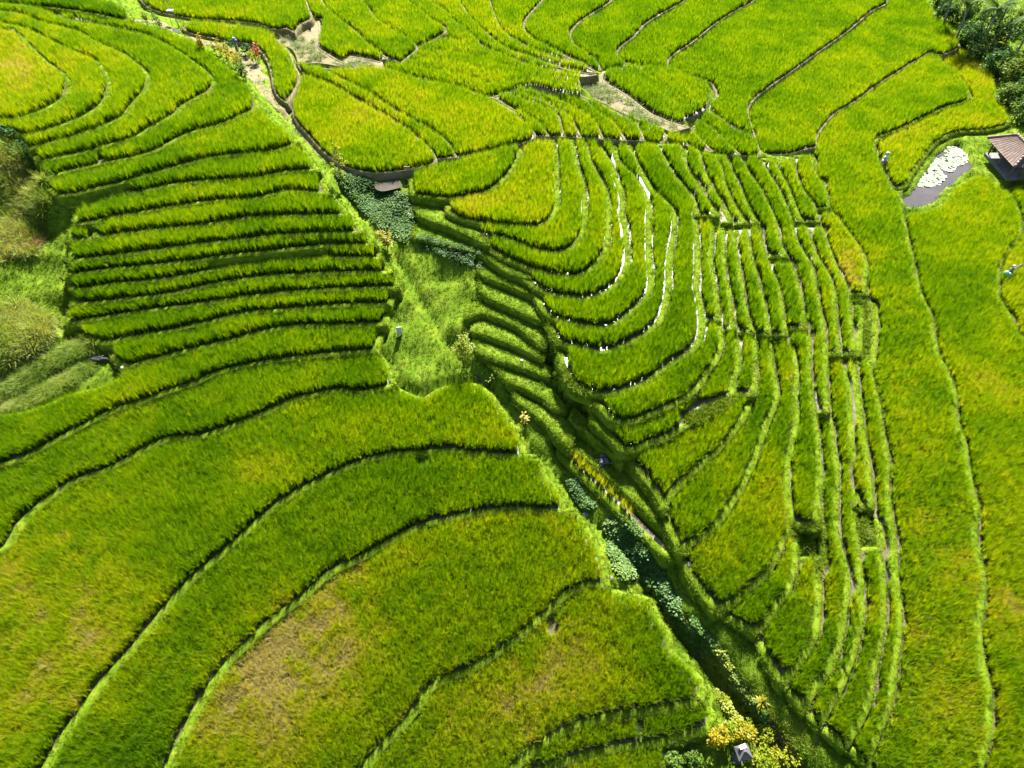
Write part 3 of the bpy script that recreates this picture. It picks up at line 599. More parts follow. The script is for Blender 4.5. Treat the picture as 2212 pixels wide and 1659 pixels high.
def rice_tuft(rnd):
    mb = tuft(M['rice'], 30, 1.14, .029, .3, 1.05, 5, .08, rnd, .34, (.03, .24), True)
    for i in range(9):          # the dense lower stems
        a = rnd.random() * 6.283; r = .11 * math.sqrt(rnd.random())
        mb.blade((r * math.cos(a), r * math.sin(a), 0), (math.cos(a) * .15, math.sin(a) * .15, 1), .62 + .2 * rnd.random(), .055, .1, 2)
    return mb
def tuft(mat, n, height, width, spread, droop, seg=4, base=.06, rnd=None, hvar=.25, lean=(.15, .5), late=False):
    mb = MB(); mb.mat = mat; rnd = rnd or random.Random(1)
    for i in range(n):
        a = rnd.random() * 6.283; r = base * math.sqrt(rnd.random()); l = lean[0] + (lean[1] - lean[0]) * rnd.random()
        mb.blade((r * math.cos(a), r * math.sin(a), 0), (math.cos(a) * l, math.sin(a) * l, 1), height * (1 - hvar * rnd.random()), width * (.7 + .6 * rnd.random()), droop * (.5 + rnd.random()), seg, None, late)
    return mb
rr = random.Random(3)
proto_collection('rice', [rice_tuft(rr) for _ in range(5)])
proto_collection('grass', [tuft(M['grass'], 16, .17, .022, .3, .8, 2, .10, rr, .6, (.2, 1.1)) for _ in range(4)])
proto_collection('reed', [tuft(M['reed'], 30, 1.5, .045, .3, 1.5, 6, .2, rr, .5, (.1, .7)) for _ in range(4)])
proto_collection('pale', [tuft(M['pale'], 40, .95, .03, .3, 1.5, 5, .12, rr, .5, (.2, 1.1)) for _ in range(3)])

# ------------------------------------------------------------ paddies
dryw = [(*ground([(u, v)], 4)[0], u, v, r, a) for u, v, r, a in DRY]
def px_of(x, y, z):
    """position -> photo units (only to look up traced patches)"""
    dz = z - CAM_Z; f = y * cp - dz * sp_; u = y * sp_ + dz * cp
    return 1106 + FPX * x / f, 829.5 - FPX * u / f

def rice_points(d):
    j, i, m = fill(d['ring']); h = d['h']
    own = (owner[j:j + m.shape[0], i:i + m.shape[1]] == d['n'])
    jc, ic, mc = fill(d['can']); full = np.zeros_like(own)
    a0, b0 = max(j, jc), max(i, ic); a1, b1 = min(j + m.shape[0], jc + mc.shape[0]), min(i + m.shape[1], ic + mc.shape[1])
    full[a0 - j:a1 - j, b0 - i:b1 - i] = mc[a0 - jc:a1 - jc, b0 - ic:b1 - ic]
    own = shift_and(own, .25 if d['key'][0] in 'SUVWT' and not d['tan'] else .13) & full
    rg = d['ring']; nx = np.roll(rg, -1, 0); fl = d['f'] > .4
    dense = np.concatenate([rg[fl] * (1 - t) + nx[fl] * t for t in (0, .25, .5, .75)]) if fl.any() else rg[:0]
    mr = int((.24 if d['tan'] else .60 if d['key'] in ('S4', 'S5', 'S6', 'S7') else .55) / RES + .5); blk = np.zeros_like(own)
    pj, pi = ((dense[:, 1] - Y0) / RES).astype(int) - j, ((dense[:, 0] - X0) / RES).astype(int) - i
    for a in range(-mr, mr + 1):
        for b in range(-mr, mr + 1):
            if a * a + b * b <= mr * mr + 1:
                aa, bb = pj + a, pi + b; q = (aa >= 0) & (bb >= 0) & (aa < own.shape[0]) & (bb < own.shape[1]); blk[aa[q], bb[q]] = True
    own &= ~blk
    ys, xs = np.nonzero(own)
    if len(xs) == 0: return None
    cx, cy = X0 + (i + xs.mean()) * RES, Y0 + (j + ys.mean()) * RES
    dist = math.sqrt(cx * cx + cy * cy + (CAM_Z - h) ** 2)
    s = min(.34, max(.225, dist * .0036))
    th = RNG.normal(0, .25); c_, s_ = math.cos(th), math.sin(th)
    w = max(m.shape) * RES * .75 + 2; g = np.arange(-w, w, s)
    A, B = np.meshgrid(g, g); A = A + RNG.normal(0, .045, A.shape); B = B + RNG.normal(0, .03, B.shape)
    mx, my = X0 + (i + m.shape[1] / 2) * RES, Y0 + (j + m.shape[0] / 2) * RES
    px, py = mx + (A * c_ - B * s_).ravel(), my + (A * s_ + B * c_).ravel()
    ci, cj = ((px - X0) / RES).astype(int) - i, ((py - Y0) / RES).astype(int) - j
    ok = (ci >= 0) & (cj >= 0) & (ci < m.shape[1]) & (cj < m.shape[0]); px, py, ci, cj = px[ok], py[ok], ci[ok], cj[ok]
    ok = own[cj, ci]; px, py = px[ok], py[ok]
    # only what the photograph (and a step to the side) can see
    u, v = px_of(px, py, h); ok = (u > -150) & (u < 2362) & (v > -85) & (v < 1760); px, py, u, v = px[ok], py[ok], u[ok], v[ok]
    for x0, y0, x1, y1, gw in GAPS:
        a, b = ground([(x0, y0), (x1, y1)], h); sd = seg_dist(px, py, a, b); ok = sd > gw * .5 * (.8 + .5 * RNG.random(len(px))); px, py, u, v = px[ok], py[ok], u[ok], v[ok]
    t = d['tint'] - (.08 if d['key'] in tuple('fghijklmno') else .04) + (vnoise(px, py, 3.2, 1) - .5) * .34 + (vnoise(px, py, .9, 2) - .5) * .22 + (vnoise(px, py, 9., 8) - .5) * .16 + RNG.normal(0, .085, len(px))
    sc = np.full(len(px), s / .25) * .5 + .5
    hs_ = np.ones(len(px)) + (vnoise(px, py, 2.0, 3) - .5) * .22 + RNG.normal(0, .10, len(px))
    for _, _, du, dv, r, a in dryw:
        g0 = ground([(du, dv)], h)[0]; q = np.exp(-((px - g0[0]) ** 2 + (py - g0[1]) ** 2) / (r * r)) * (.25 + 1.2 * vnoise(px, py, 1.1, 9)) * (.6 + .8 * vnoise(px, py, .5, 19)); t = t + a * q; hs_ = hs_ - .18 * a / .3 * q
    return np.stack([px, py, np.full(len(px), h - .02)], 1), t, np.clip(hs_, .55, 1.3) * 1.06, sc

def flags(d, ring, nrm):
    """1 where the ground outside is lower (a bund is needed), 0 where a higher bank rises"""
    f = np.ones(len(ring))
    for o in (.25, .6, 1.0):
        r, c = cell(ring[:, 0] + nrm[:, 0] * o, ring[:, 1] + nrm[:, 1] * o); f[(OH[r, c] > d['h'] + .03)] = 0
    f = np.where((np.roll(f, 1) + f + np.roll(f, -1)) >= 2, f, f * .5)
    return f
def normals(ring):
    t = np.roll(ring, -1, 0) - np.roll(ring, 1, 0); n = np.stack([t[:, 1], -t[:, 0]], 1)
    return n / (np.hypot(*n.T)[:, None] + 1e-9)

def bank_points(ring, nrm, f, h, drop, density, wtop=.44):
    """random points over the bund top and down its outer face"""
    n = len(ring); L = np.hypot(*(np.roll(ring, -1, 0) - ring).T); out = []
    k = RNG.poisson(L * density); idx = np.repeat(np.arange(n), k); t = RNG.random(len(idx))
    jn = (idx + 1) % n
    p = ring[idx] * (1 - t[:, None]) + ring[jn] * t[:, None]; nn = nrm[idx]; ff = f[idx]
    q = RNG.random(len(idx))
    top = q < .42
    off = np.where(top, -wtop * (q / .42) + .05, .05 + .25 * drop * (q - .42) / .58)
    z = np.where(top, h + .10, h + .10 - (drop + .1) * (q - .42) / .58)
    pts = np.stack([p[:, 0] + nn[:, 0] * off, p[:, 1] + nn[:, 1] * off, z], 1)
    r, c = cell(pts[:, 0], pts[:, 1])
    ok = (ff > .4) & ((OH[r, c] < pts[:, 2] + .02) | top)
    u, v = px_of(pts[:, 0], pts[:, 1], pts[:, 2]); ok &= (u > -120) & (u < 2330) & (v > -60) & (v < 1740)
    return pts[ok]

def fan(ring, h, holes=None):
    co = [Vector((x, y, 0)) for x, y in ring]
    return [(x, y, h) for x, y in ring], [tuple(t) for t in tessellate_polygon([co])]

def make_bund(name, d, f, nrm, mat, parent, drop=1.0, wtop=.36, rise=.13):
    ring, h, n = d['ring'], d['h'], len(d['ring'])
    jig = (vnoise(ring[:, 0], ring[:, 1], .7, 21) - .5) * .12
    prof = []
    zin = h - .03
    F = f[:, None]
    prof.append((ring - nrm * (.02 + wtop * F), np.full(n, zin)))
    prof.append((ring - nrm * (.02 + (wtop - .10 + jig[:, None] * .5) * F), h - .03 + (rise + .03) * f + jig * .3 * f))
    prof.append((ring + nrm * (.04 * F + jig[:, None] * F), h - .03 + (rise + .01) * f + jig * .2 * f))
    prof.append((ring + nrm * (.04 + (.10 * drop + jig[:, None])), h - drop * .45 + 0 * f))
    prof.append((ring + nrm * (.04 + .26 * drop), h - drop + 0 * f))
    v = np.concatenate([np.c_[p, z] for p, z in prof]); fs = []
    for r in range(len(prof) - 1):
        a = r * n
        for i in range(n):
            j = (i + 1) % n; fs.append((a + i, a + n + i, a + n + j, a + j))
    return mk(name, v, fs, mat, parent, True)

def build_paddies():
    for d in PL:
        ring, h = d['ring'], d['h']; nrm = normals(ring); f = flags(d, ring, nrm)
        if d['key'][0] in 'ZN': f = f * 0
        d['f'] = f
        v, fs = fan(ring, h)
        root = mk('rice_paddy', v, fs, M['soil']); tag(root, d['label'], 'rice paddy', 'terraced rice paddies')
        make_bund('bund', d, f, nrm, M['tan'] if d['tan'] else M['bund'], root, .7 if d['tan'] else .9, .20 if d['tan'] else .48)
        rp = rice_points(d)
        if rp is None: print('NO RICE', d['key']); continue
        pts, t, s, w = rp
        scatter('rice_crop', 'rice', pts, t, s, root, .10, w)
        gp = bank_points(ring, nrm, f, h, .8, 10 if d['tan'] else 26)
        tn = (.72 if d['tan'] else .60) + (vnoise(gp[:, 0], gp[:, 1], 1.5, 31) - .5) * .5 + RNG.normal(0, .08, len(gp))
        scatter('bund_grass', 'grass', gp, tn, .8 + .5 * RNG.random(len(gp)), root, .3)
    for d in TER:
        ring, h = d['ring'], d['h']; nrm = normals(ring); f = flags(d, ring, nrm)
        v, fs = fan(ring, h); o = mk('grass_terrace', v, fs, M['turf']); tag(o, 'narrow grassed terrace on the gully side', kind='structure')
        make_bund('terrace_bank', d, f, nrm, M['bund'], o, .9, .3, .02)
        gp = bank_points(ring, nrm, f, h, .9, 30); scatter('bank_grass', 'grass', gp, .5 + RNG.normal(0, .12, len(gp)), .8 + .5 * RNG.random(len(gp)), o, .3)
    for d, lab in zip(FAL, ('bare tan fallow plot with pale grass clumps at the top left of centre', 'long bare tan fallow plot with pale grass clumps above the cross path')):
        ring, h = d['ring'], d['h']; nrm = normals(ring); f = flags(d, ring, nrm)
        v, fs = fan(ring, h); o = mk('fallow_plot', v, fs, M['tan']); tag(o, lab, 'fallow plot', 'fallow plots')
        make_bund('bund', d, f * .6, nrm, M['tan'], o, .8)
        j, i, m = fill(ring); ys, xs = np.nonzero(shift_and(m, .5)); k = RNG.choice(len(xs), min(len(xs), 150 if d['key'] == 'f2' else 110), replace=False)
        px, py = X0 + (i + xs[k]) * RES, Y0 + (j + ys[k]) * RES
        u, v2 = px_of(px, py, h)
        ok = (vnoise(px, py, 2.5, 44) > .38) if d['key'] == 'f2' else ((v2 > 82 + (u - 640) * .1) & (vnoise(px, py, 2.5, 44) > .3))
        pp = np.stack([px, py, np.full(len(px), h)], 1)[ok]
        scatter('grass_clumps', 'pale', pp, .3 + .7 * RNG.random(len(pp)), .7 + .6 * RNG.random(len(pp)), o, .15)
build_paddies()

# short grass over the open ground
def open_grass():
    n = 220000
    u = RNG.random(n) * 2400 - 90; v = RNG.random(n) ** .85 * 1760 - 40
    z = np.full(n, 6.0)
    for _ in range(6):
        g = ground(np.stack([u, v], 1), z); z = .5 * z + .5 * natural(g[:, 0], g[:, 1])
    x, y = g[:, 0], g[:, 1]; r, c = cell(x, y); free = owner[r, c] < 0
    ter = np.isin(owner[r, c], [d['n'] for d in TER])
    z = np.where(ter, OH[r, c], ground_z(x, y)); ok = (free | ter) & (y > 3)
    x, y, z = x[ok], y[ok], z[ok]
    t = .50 + (vnoise(x, y, 2.4, 51) - .5) * .5 + (vnoise(x, y, .7, 52) - .5) * .25 + RNG.normal(0, .07, len(x))
    dist = np.sqrt(x * x + y * y + (CAM_Z - z) ** 2)
    s = np.clip(dist / 60, .8, 1.7) * (.65 + .5 * RNG.random(len(x)))
    o = scatter('grass', 'grass', np.stack([x, y, z], 1), t, s * .8, None, .3, s)
    tag(o, 'short green grass on banks, tracks and the gully meadow', 'grass', kind='stuff')
open_grass()
# ------------------------------------------------------------ things on the land
def surf(u, v):
    """the point of the land seen at photo point u, v"""
    z = 6.0
    for _ in range(12):
        g = ground([(u, v)], z)[0]; x, y = np.array([g[0]]), np.array([g[1]]); r, c = cell(x, y)
        zz = float(OH[r, c][0]) if owner[r, c][0] >= 0 else float(ground_z(x, y)[0])
        z = .45 * z + .55 * zz
    g = ground([(u, v)], z)[0]; return Vector((g[0], g[1], zz))
def rnd_in(poly, n, h=None):
    """random land points inside a photo outline"""
    a = np.array(poly); o = []
    while len(o) < n:
        u = RNG.uniform(a[:, 0].min(), a[:, 0].max(), n * 2); v = RNG.uniform(a[:, 1].min(), a[:, 1].max(), n * 2)
        ins = np.zeros(len(u), bool)
        for (ax, ay), (bx, by) in zip(a, np.roll(a, -1, 0)):
            with np.errstate(divide='ignore', invalid='ignore'):
                ins ^= ((ay > v) != (by > v)) & (u < ax + (v - ay) * (bx - ax) / (by - ay))
        o += list(zip(u[ins], v[ins]))
    uv = np.array(o[:n]); z = np.full(n, 6.0 if h is None else h)
    for _ in range(8):
        g = ground(uv, z)
        if h is None:
            r, c = cell(g[:, 0], g[:, 1]); z = .5 * z + .5 * np.where(owner[r, c] >= 0, OH[r, c], ground_z(g[:, 0], g[:, 1]))
    r, c = cell(g[:, 0], g[:, 1])
    if h is None: z = np.where(owner[r, c] >= 0, OH[r, c], ground_z(g[:, 0], g[:, 1]))
    return np.stack([g[:, 0], g[:, 1], z], 1), owner[r, c]

M['bark'] = pmat('bark', [(.3, (.045, .038, .028)), (.7, (.10, .088, .07))], 8, .9, .5, 30)
M['palebark'] = pmat('pale_bark', [(.3, (.12, .11, .095)), (.7, (.21, .20, .18))], 6, .85, .3, 30)
M['leaf_dark'] = leaf_mat('leaf_dark', [(0, (.012, .045, .010)), (.5, (.028, .080, .012)), (1, (.07, .13, .02))], .3, .008)
M['leaf_mid'] = leaf_mat('leaf_mid', [(0, (.030, .085, .012)), (.5, (.075, .14, .012)), (1, (.15, .19, .02))], .4, .008)
M['leaf_lime'] = leaf_mat('leaf_lime', [(0, (.07, .13, .006)), (.5, (.17, .22, .006)), (1, (.30, .27, .012))], .45, .008)
M['leaf_yellow'] = leaf_mat('leaf_yellow', [(0, (.08, .12, .01)), (.45, (.20, .19, .006)), (.8, (.32, .25, .008)), (1, (.34, .19, .02))], .42, .008)
M['leaf_red'] = leaf_mat('leaf_red', [(0, (.20, .03, .03)), (.5, (.32, .06, .05)), (1, (.3, .2, .04))], .35, .01)
M['palm'] = leaf_mat('palm_leaf', [(0, (.018, .055, .010)), (.5, (.04, .095, .014)), (1, (.12, .16, .03))], .35, .006, grough=.5)
M['white'] = pmat('white_cloth', [(.3, (.34, .34, .33)), (.7, (.46, .46, .45))], 4, .8, .3, 12)
M['water'] = None
def water(name, c, rough, bump=.05):
    m, N, L, out = nt(name); b = N.new('ShaderNodeBsdfPrincipled'); L.new(b.outputs[0], out.inputs[0])
    L.new(ramp(N, L, noise(N, L, .5, 4), [(.3, c), (.7, tuple(k * 1.5 for k in c))]), b.inputs['Base Color'])
    b.inputs['Roughness'].default_value = rough; b.inputs['IOR'].default_value = 1.33
    bp = N.new('ShaderNodeBump'); bp.inputs['Strength'].default_value = bump; bp.inputs['Distance'].default_value = .03
    L.new(noise(N, L, 6, 3), bp.inputs['Height']); L.new(bp.outputs[0], b.inputs['Normal']); return m
M['pond'] = water('pond_water', (.040, .035, .034), .06)
M['muddy'] = water('muddy_water', (.045, .038, .030), .15, .2)

# ---- weeds, creepers, tall grass
def creeper_proto(rnd, size, n, rad, hh, mat):
    mb = MB(); mb.mat = mat
    for i in range(n):
        a = rnd.random() * 6.283; r = rad * math.sqrt(rnd.random()); z = hh * (.25 + .75 * rnd.random()) * (1 - .5 * (r / rad) ** 2)
        d = Vector((math.cos(a + rnd.uniform(-.8, .8)), math.sin(a + rnd.uniform(-.8, .8)), rnd.uniform(-.1, .7)))
        mb.blade((r * math.cos(a), r * math.sin(a), z), d, size * rnd.uniform(.7, 1.3), size * .75, .5, 3, 'leaf')
    return mb
proto_collection('creeper', [creeper_proto(rr, .13, 34, .30, .34, M['creeper']) for _ in range(4)])
proto_collection('weed', [tuft(M['grass'], 18, .48, .05, .3, 1.0, 3, .14, rr, .6, (.1, .9)) for _ in range(3)])
for poly, n, t, sc, lab in (
        ("725,372 760,385 800,392 838,415 872,420 892,452 888,500 872,524 850,508 820,490 790,462 765,432 742,402", 1500, .55, 1.0, 'dark broad-leaved creeper carpeting the hollow below the muddy pool'),
        ("1313,1128 1340,1122 1372,1150 1402,1190 1424,1218 1442,1262 1462,1305 1478,1345 1450,1325 1425,1285 1405,1258 1380,1247 1345,1247 1330,1222 1318,1180", 1500, .58, 1.05, 'blue-green leafy bushes filling the stream bed beside the ripe rice strip'),
        ("1228,1042 1240,1038 1264,1075 1284,1094 1262,1098 1245,1075", 180, .6, .8, 'small clump of broad-leaved creeper beside the stream under the ripe strip'),
        ("1500,1342 1532,1370 1572,1430 1612,1490 1655,1540 1645,1560 1600,1502 1560,1452 1520,1392", 420, .8, .9, 'brownish scrub hanging along the right rim of the gully'),
        ("1420,1276 1470,1340 1520,1400 1560,1466 1592,1518 1606,1560 1586,1560 1545,1482 1495,1402 1442,1330", 480, .98, .8, 'yellow-green leafy fringe along the left rim of the gully'),
        ("905,505 960,520 1010,540 1040,556 1040,585 1000,570 950,552 910,535", 240, .35, .7, 'dark creeper on the steep bank above the meadow'),
        ("0,275 28,292 62,325 70,350 40,345 0,330", 260, .35, 1.3, 'dark leafy scrub at the left edge below the nested paddies')):
    p_, ow = rnd_in(P(poly), n); s_ = sc * (.6 + .7 * RNG.random(n))
    o = scatter('creeper', 'creeper', p_, t + (vnoise(p_[:, 0], p_[:, 1], 1.2, 61) - .5) * .6 + RNG.normal(0, .08, n), s_, None, .2)
    tag(o, lab, 'creeper', kind='stuff')
for poly, n, t, hsc, w, lab in (
        ("0,300 40,315 70,345 100,395 112,435 92,470 98,505 70,555 30,560 0,575", 620, .55, .85, .8, 'tall arching grass at the left edge beside the nested paddies'),
        ("18,495 60,485 98,505 104,520 80,545 40,560 10,550", 160, 1.0, .6, .6, 'patch of reddish-brown dry grass at the left edge'),
        ("0,662 55,662 105,690 118,722 70,768 0,800", 420, .62, 1.0, .9, 'shaggy pale mound of long reed grass at the left edge'),
        ("0,845 60,795 160,742 205,736 216,757 140,780 60,835 0,868", 520, .42, .42, .6, 'rough grass band below the reed mound'),
        ("0,885 100,828 190,785 206,800 120,848 50,890 0,912", 460, .5, .32, .55, 'second rough grass band, just above the widening rice strip')):
    p_, ow = rnd_in(P(poly), n); s_ = (.65 + .6 * RNG.random(n))
    o = scatter('tall_grass', 'reed', p_, t + (vnoise(p_[:, 0], p_[:, 1], 1.6, 71) - .5) * .5 + RNG.normal(0, .08, n), s_ * hsc, None, .35 if hsc > .5 else .15, s_ * w)
    tag(o, lab, 'tall grass', kind='stuff')
for poly, n, lab in (("1478,905 1560,862 1590,868 1550,905 1500,930", 520, 'weeds overgrowing the hook-shaped paddy'),
        ("1738,1140 1780,1132 1782,1225 1762,1235 1738,1180", 220, 'weeds in the corner where the right-hand strips pinch'),
        ("1850,1105 1886,1105 1894,1178 1858,1180", 110, 'sparse weeds on the bare earth patch of the right slope'),
        ("1838,642 1870,645 1884,770 1866,772 1858,665", 160, 'weeds beside the bare path bend'),
        ("1180,690 1205,745 1215,800 1262,860 1285,885 1250,880 1200,830 1170,760", 260, 'rank weeds on the dark bank beside the glittering paddies')):
    p_, ow = rnd_in(P(poly), n)
    o = scatter('weeds', 'weed', p_, .5 + RNG.normal(0, .16, n), .6 + .7 * RNG.random(n), None, .25); tag(o, lab, 'weeds', kind='stuff')

# ---- paths
def ribbon(name, pts, widths, mat, lift=.035, kind='structure', label=None):
    w = [surf(*p) for p in pts]; c = np.array([(p.x, p.y) for p in w]); d = np.r_[0, np.cumsum(np.hypot(*np.diff(c, axis=0).T))]
    s = np.arange(0, d[-1], .3); x, y, ww = np.interp(s, d, c[:, 0]), np.interp(s, d, c[:, 1]), np.interp(s, d, widths)
    for _ in range(6):
        x[1:-1] = (x[:-2] + x[2:] + 2 * x[1:-1]) / 4; y[1:-1] = (y[:-2] + y[2:] + 2 * y[1:-1]) / 4
    tx, ty = np.gradient(x), np.gradient(y); l = np.hypot(tx, ty) + 1e-9; nx, ny = -ty / l, tx / l
    vs, K = [], 5
    for k in range(K):
        o = (k / (K - 1) - .5) * ww * (1 + .25 * (vnoise(x, y, 1.0, 80 + k) - .5)); px, py = x + nx * o, y + ny * o
        vs.append(np.c_[px, py, ground_z(px, py) + lift])
    v = np.concatenate(vs); n = len(x)
    f = [(k * n + i, k * n + i + 1, (k + 1) * n + i + 1, (k + 1) * n + i) for k in range(K - 1) for i in range(n - 1)]
    o = mk(name, v, [q[::-1] for q in f], mat, None, True); tag(o, label, kind=kind); return o
ribbon('dirt_path', P("290,46 350,50 366,66 400,82 440,95 490,104 525,122 545,145 560,170 580,205 592,224 615,244 640,272 668,306 712,352"), [1.4, 1.2, 1.0, 1.1, 1.4, 1.2, 1.2, 2.0, 2.6, 1.3, .8, .8, .8, .8, .7], M['tan'], .05, label='pale dirt path winding past the yellow-leaved hedge')
ribbon('dirt_path', P("655,174 640,200 628,228 616,244"), [.8, .8, .7, .7], M['tan'], .05, label='short dirt path branching up beside the paddy above the pool')
ribbon('dirt_path', P("738,366 770,376 805,383 850,380 882,372"), [.6, .7, .7, .7, .6], M['tan'], .06, label='dirt path along the foot of the paddy above the pool')
ribbon('stream', STREAM[6:19], [.25] * 13, M['muddy'], -.02, label='thin trickle of water crossing the meadow')
ribbon('stream', STREAM[27:], [.5] * (len(STREAM) - 27), M['muddy'], .03, label='dark water at the bottom of the gully')
ribbon('bare_earth', P("1868,1118 1870,1145 1874,1168"), [.9, 1.2, .6], M['tan'], .06, label='bare earth patch on the right slope')

def pool(name, pts, h, mat, label):
    v, f = fan(smooth_ring(pts, h, .3), h); o = mk(name, v, f, mat); tag(o, label, kind='structure'); return o
pool('lily_pond', [tuple(q) for q in P("2055,311 2066,310 2077,317 2093,341 2106,361 2105,367 2075,386 2047,409 2031,425 2022,438 2000,450 1952,460 1937,430 1962,420 1976,397 2001,365 2019,337 2038,319")], 1.75, M['pond'], 'grey lily pond beside the hut')
ms = [surf(u, v).z for u, v in P("811,394 862,386 867,404 824,412 838,400")]
pool('muddy_pool', P("809,394 835,389 863,385 869,404 845,410 824,413 811,408"), max(ms) + .05, M['muddy'], 'small muddy pool below the large paddy and the sign')
mp = surf(377, 66); pool('puddle', P("364,60 374,61 388,67 391,72 380,71 368,66"), mp.z + .12, M['pond'], 'puddle on the dirt path under the bamboo tripod')
# lily pads
pads = P("910,150 1000,100 1130,150 1195,240 1190,275 1100,320 1030,350 1020,395 940,400 860,370 900,430 940,450 900,500 860,550 770,570 690,580 600,560 620,490 700,370 780,280 820,240 870,260 930,190")
pads = [(1868 + x * .1871, 297 + y * .1871) for x, y in pads]
pp, _ = rnd_in(pads, 620, 1.75)
M['pad'] = pmat('lily_pad', [(.3, (.16, .21, .11)), (.7, (.25, .29, .19))], 3, .5, .2, 8, spec=.3)
mb = MB()
for x, y, z in pp:
    r = random.uniform(.12, .26); a0 = random.random() * 6.28; k = 9; zz = 1.765 + random.random() * .03; tx, ty = random.gauss(0, .10), random.gauss(0, .10)
    vs = [(x, y, zz)] + [(x + r * math.cos(a0 + j * 5.9 / k), y + r * math.sin(a0 + j * 5.9 / k), zz + .02 + abs(tx) * r + r * (tx * math.cos(a0 + j * 5.9 / k) + ty * math.sin(a0 + j * 5.9 / k))) for j in range(k + 1)]
    mb.add(vs, [(0, j + 1, j + 2) for j in range(k)])
tag(mb.build('lily_pads', M['pad']), 'pale lily pads covering the upper left of the pond', 'lily pads', kind='stuff')

# ---- trees and shrubs
def leaf_cloud(clumps, per, size, rnd, mat_ratio=.5, flat=.3):
    mb = MB()
    for c, r in clumps:
        for i in range(per):
            d = Vector((rnd.gauss(0, 1), rnd.gauss(0, 1), rnd.gauss(0, 1))).normalized(); q = Vector(c) + d * r * rnd.random() ** .45
            e = (d + Vector((rnd.gauss(0, .5), rnd.gauss(0, .5), rnd.gauss(0, .4) - .1))).normalized()
            mb.blade(q, e, size * rnd.uniform(.7, 1.4), size * mat_ratio * rnd.uniform(.8, 1.2), .5, 3, 'leaf')
    return mb
def tree(name, label, cat, base, height, crown_r, crown_h, mat, n_clump=26, per=34, size=.22, seed=0, lean=(0, 0), trunk_r=.07, bark='bark', group=None, ratio=.5, low=.35):
    rnd = random.Random(seed); root = empty(name, base); tag(root, label, cat, group)
    top = Vector((lean[0], lean[1], height)); cz = height - crown_h * .5
    clumps = []
    for i in range(n_clump):
        a = rnd.random() * 6.283; zt = rnd.uniform(-1, 1); rr_ = crown_r * math.sqrt(max(.05, 1 - zt * zt * .85)) * rnd.uniform(.35, 1)
        clumps.append((Vector((math.cos(a) * rr_ + lean[0] * (.6 + .4 * zt), math.sin(a) * rr_ + lean[1] * (.6 + .4 * zt), cz + zt * crown_h * .5)), crown_r * rnd.uniform(.22, .42)))
    leaf_cloud(clumps, per, size, rnd, ratio).build('crown', mat, root)
    tb = MB(); mid = Vector((lean[0] * .3 + rnd.gauss(0, .05), lean[1] * .3, height * .45))
    tb.tube([(0, 0, -.15), mid, top - Vector((0, 0, crown_h * .25))], [trunk_r, trunk_r * .8, trunk_r * .35])
    for c, r in clumps[::4]:
        s0 = mid.lerp(top, rnd.uniform(0, .5)); tb.tube([s0, s0.lerp(c, .5) + Vector((0, 0, .08)), c], [trunk_r * .45, trunk_r * .3, trunk_r * .12], 5)
    tb.build('trunk', M[bark], root, True); return root

def rosette_plant(name, label, cat, base, stems, mat, seed=0, leaf=.45, width=.08, n=22, group=None):
    """several canes, each topped by tiers of strap leaves; stems: (dx, dy, height)"""
    rnd = random.Random(seed); root = empty(name, base); tag(root, label, cat, group); st = MB(); fo = MB()
    for dx, dy, h in stems:
        tip = Vector((dx * 1.25, dy * 1.25, h)); st.tube([(dx * .5, dy * .5, -.1), (dx, dy, h * .6), tip], [.035, .03, .02], 5)
        for i in range(n):
            t = rnd.uniform(.35, 1); p = Vector((dx, dy, 0)).lerp(tip, t); p.z = h * t; a = rnd.random() * 6.283
            fo.blade(p, (math.cos(a), math.sin(a), .35 + .9 * t * rnd.random()), leaf * rnd.uniform(.7, 1.2), width * rnd.uniform(.8, 1.3), .9, 4, 'leaf')
    fo.build('foliage', mat, root); st.build('stem', M['bark'], root, True); return root

B = lambda u, v: surf(u, v)
tree('slender_tree', 'slender pale-trunked tree with sparse yellow-green leaves beside the upper path', 'tree', B(742, 412), 5.0, .62, 3.6, M['leaf_lime'], 20, 20, .20, 4, (-.1, 0), .07, 'palebark')
tree('small_tree', 'small round-crowned tree standing alone in the meadow', 'tree', B(1001, 786), 2.7, .95, 1.5, M['leaf_lime'], 22, 30, .17, 5, (.05, 0), .045)
rosette_plant('cordyline', 'yellow-leaved cordyline beside the stream at the right end of the strips', 'cordyline', B(834, 536), [(-.25, 0, 1.9), (.2, .1, 1.6), (0, -.2, 1.3), (.3, -.2, 1.0)], M['leaf_yellow'], 6, .55, .11)
rosette_plant('young_plant', 'young yellow-tipped plant on the bank above the kite-shaped paddy', 'plant', B(1130, 922), [(0, 0, 1.6), (.15, .1, 1.1)], M['leaf_yellow'], 7, .35, .10, 26)
rosette_plant('young_plant', 'thin yellowish sapling just right of the small meadow tree', 'plant', B(1062, 834), [(0, 0, 1.3), (-.2, 0, .8)], M['leaf_lime'], 8, .3, .09, 16)
HG = 'yellow-leaved hedge by the dirt path'
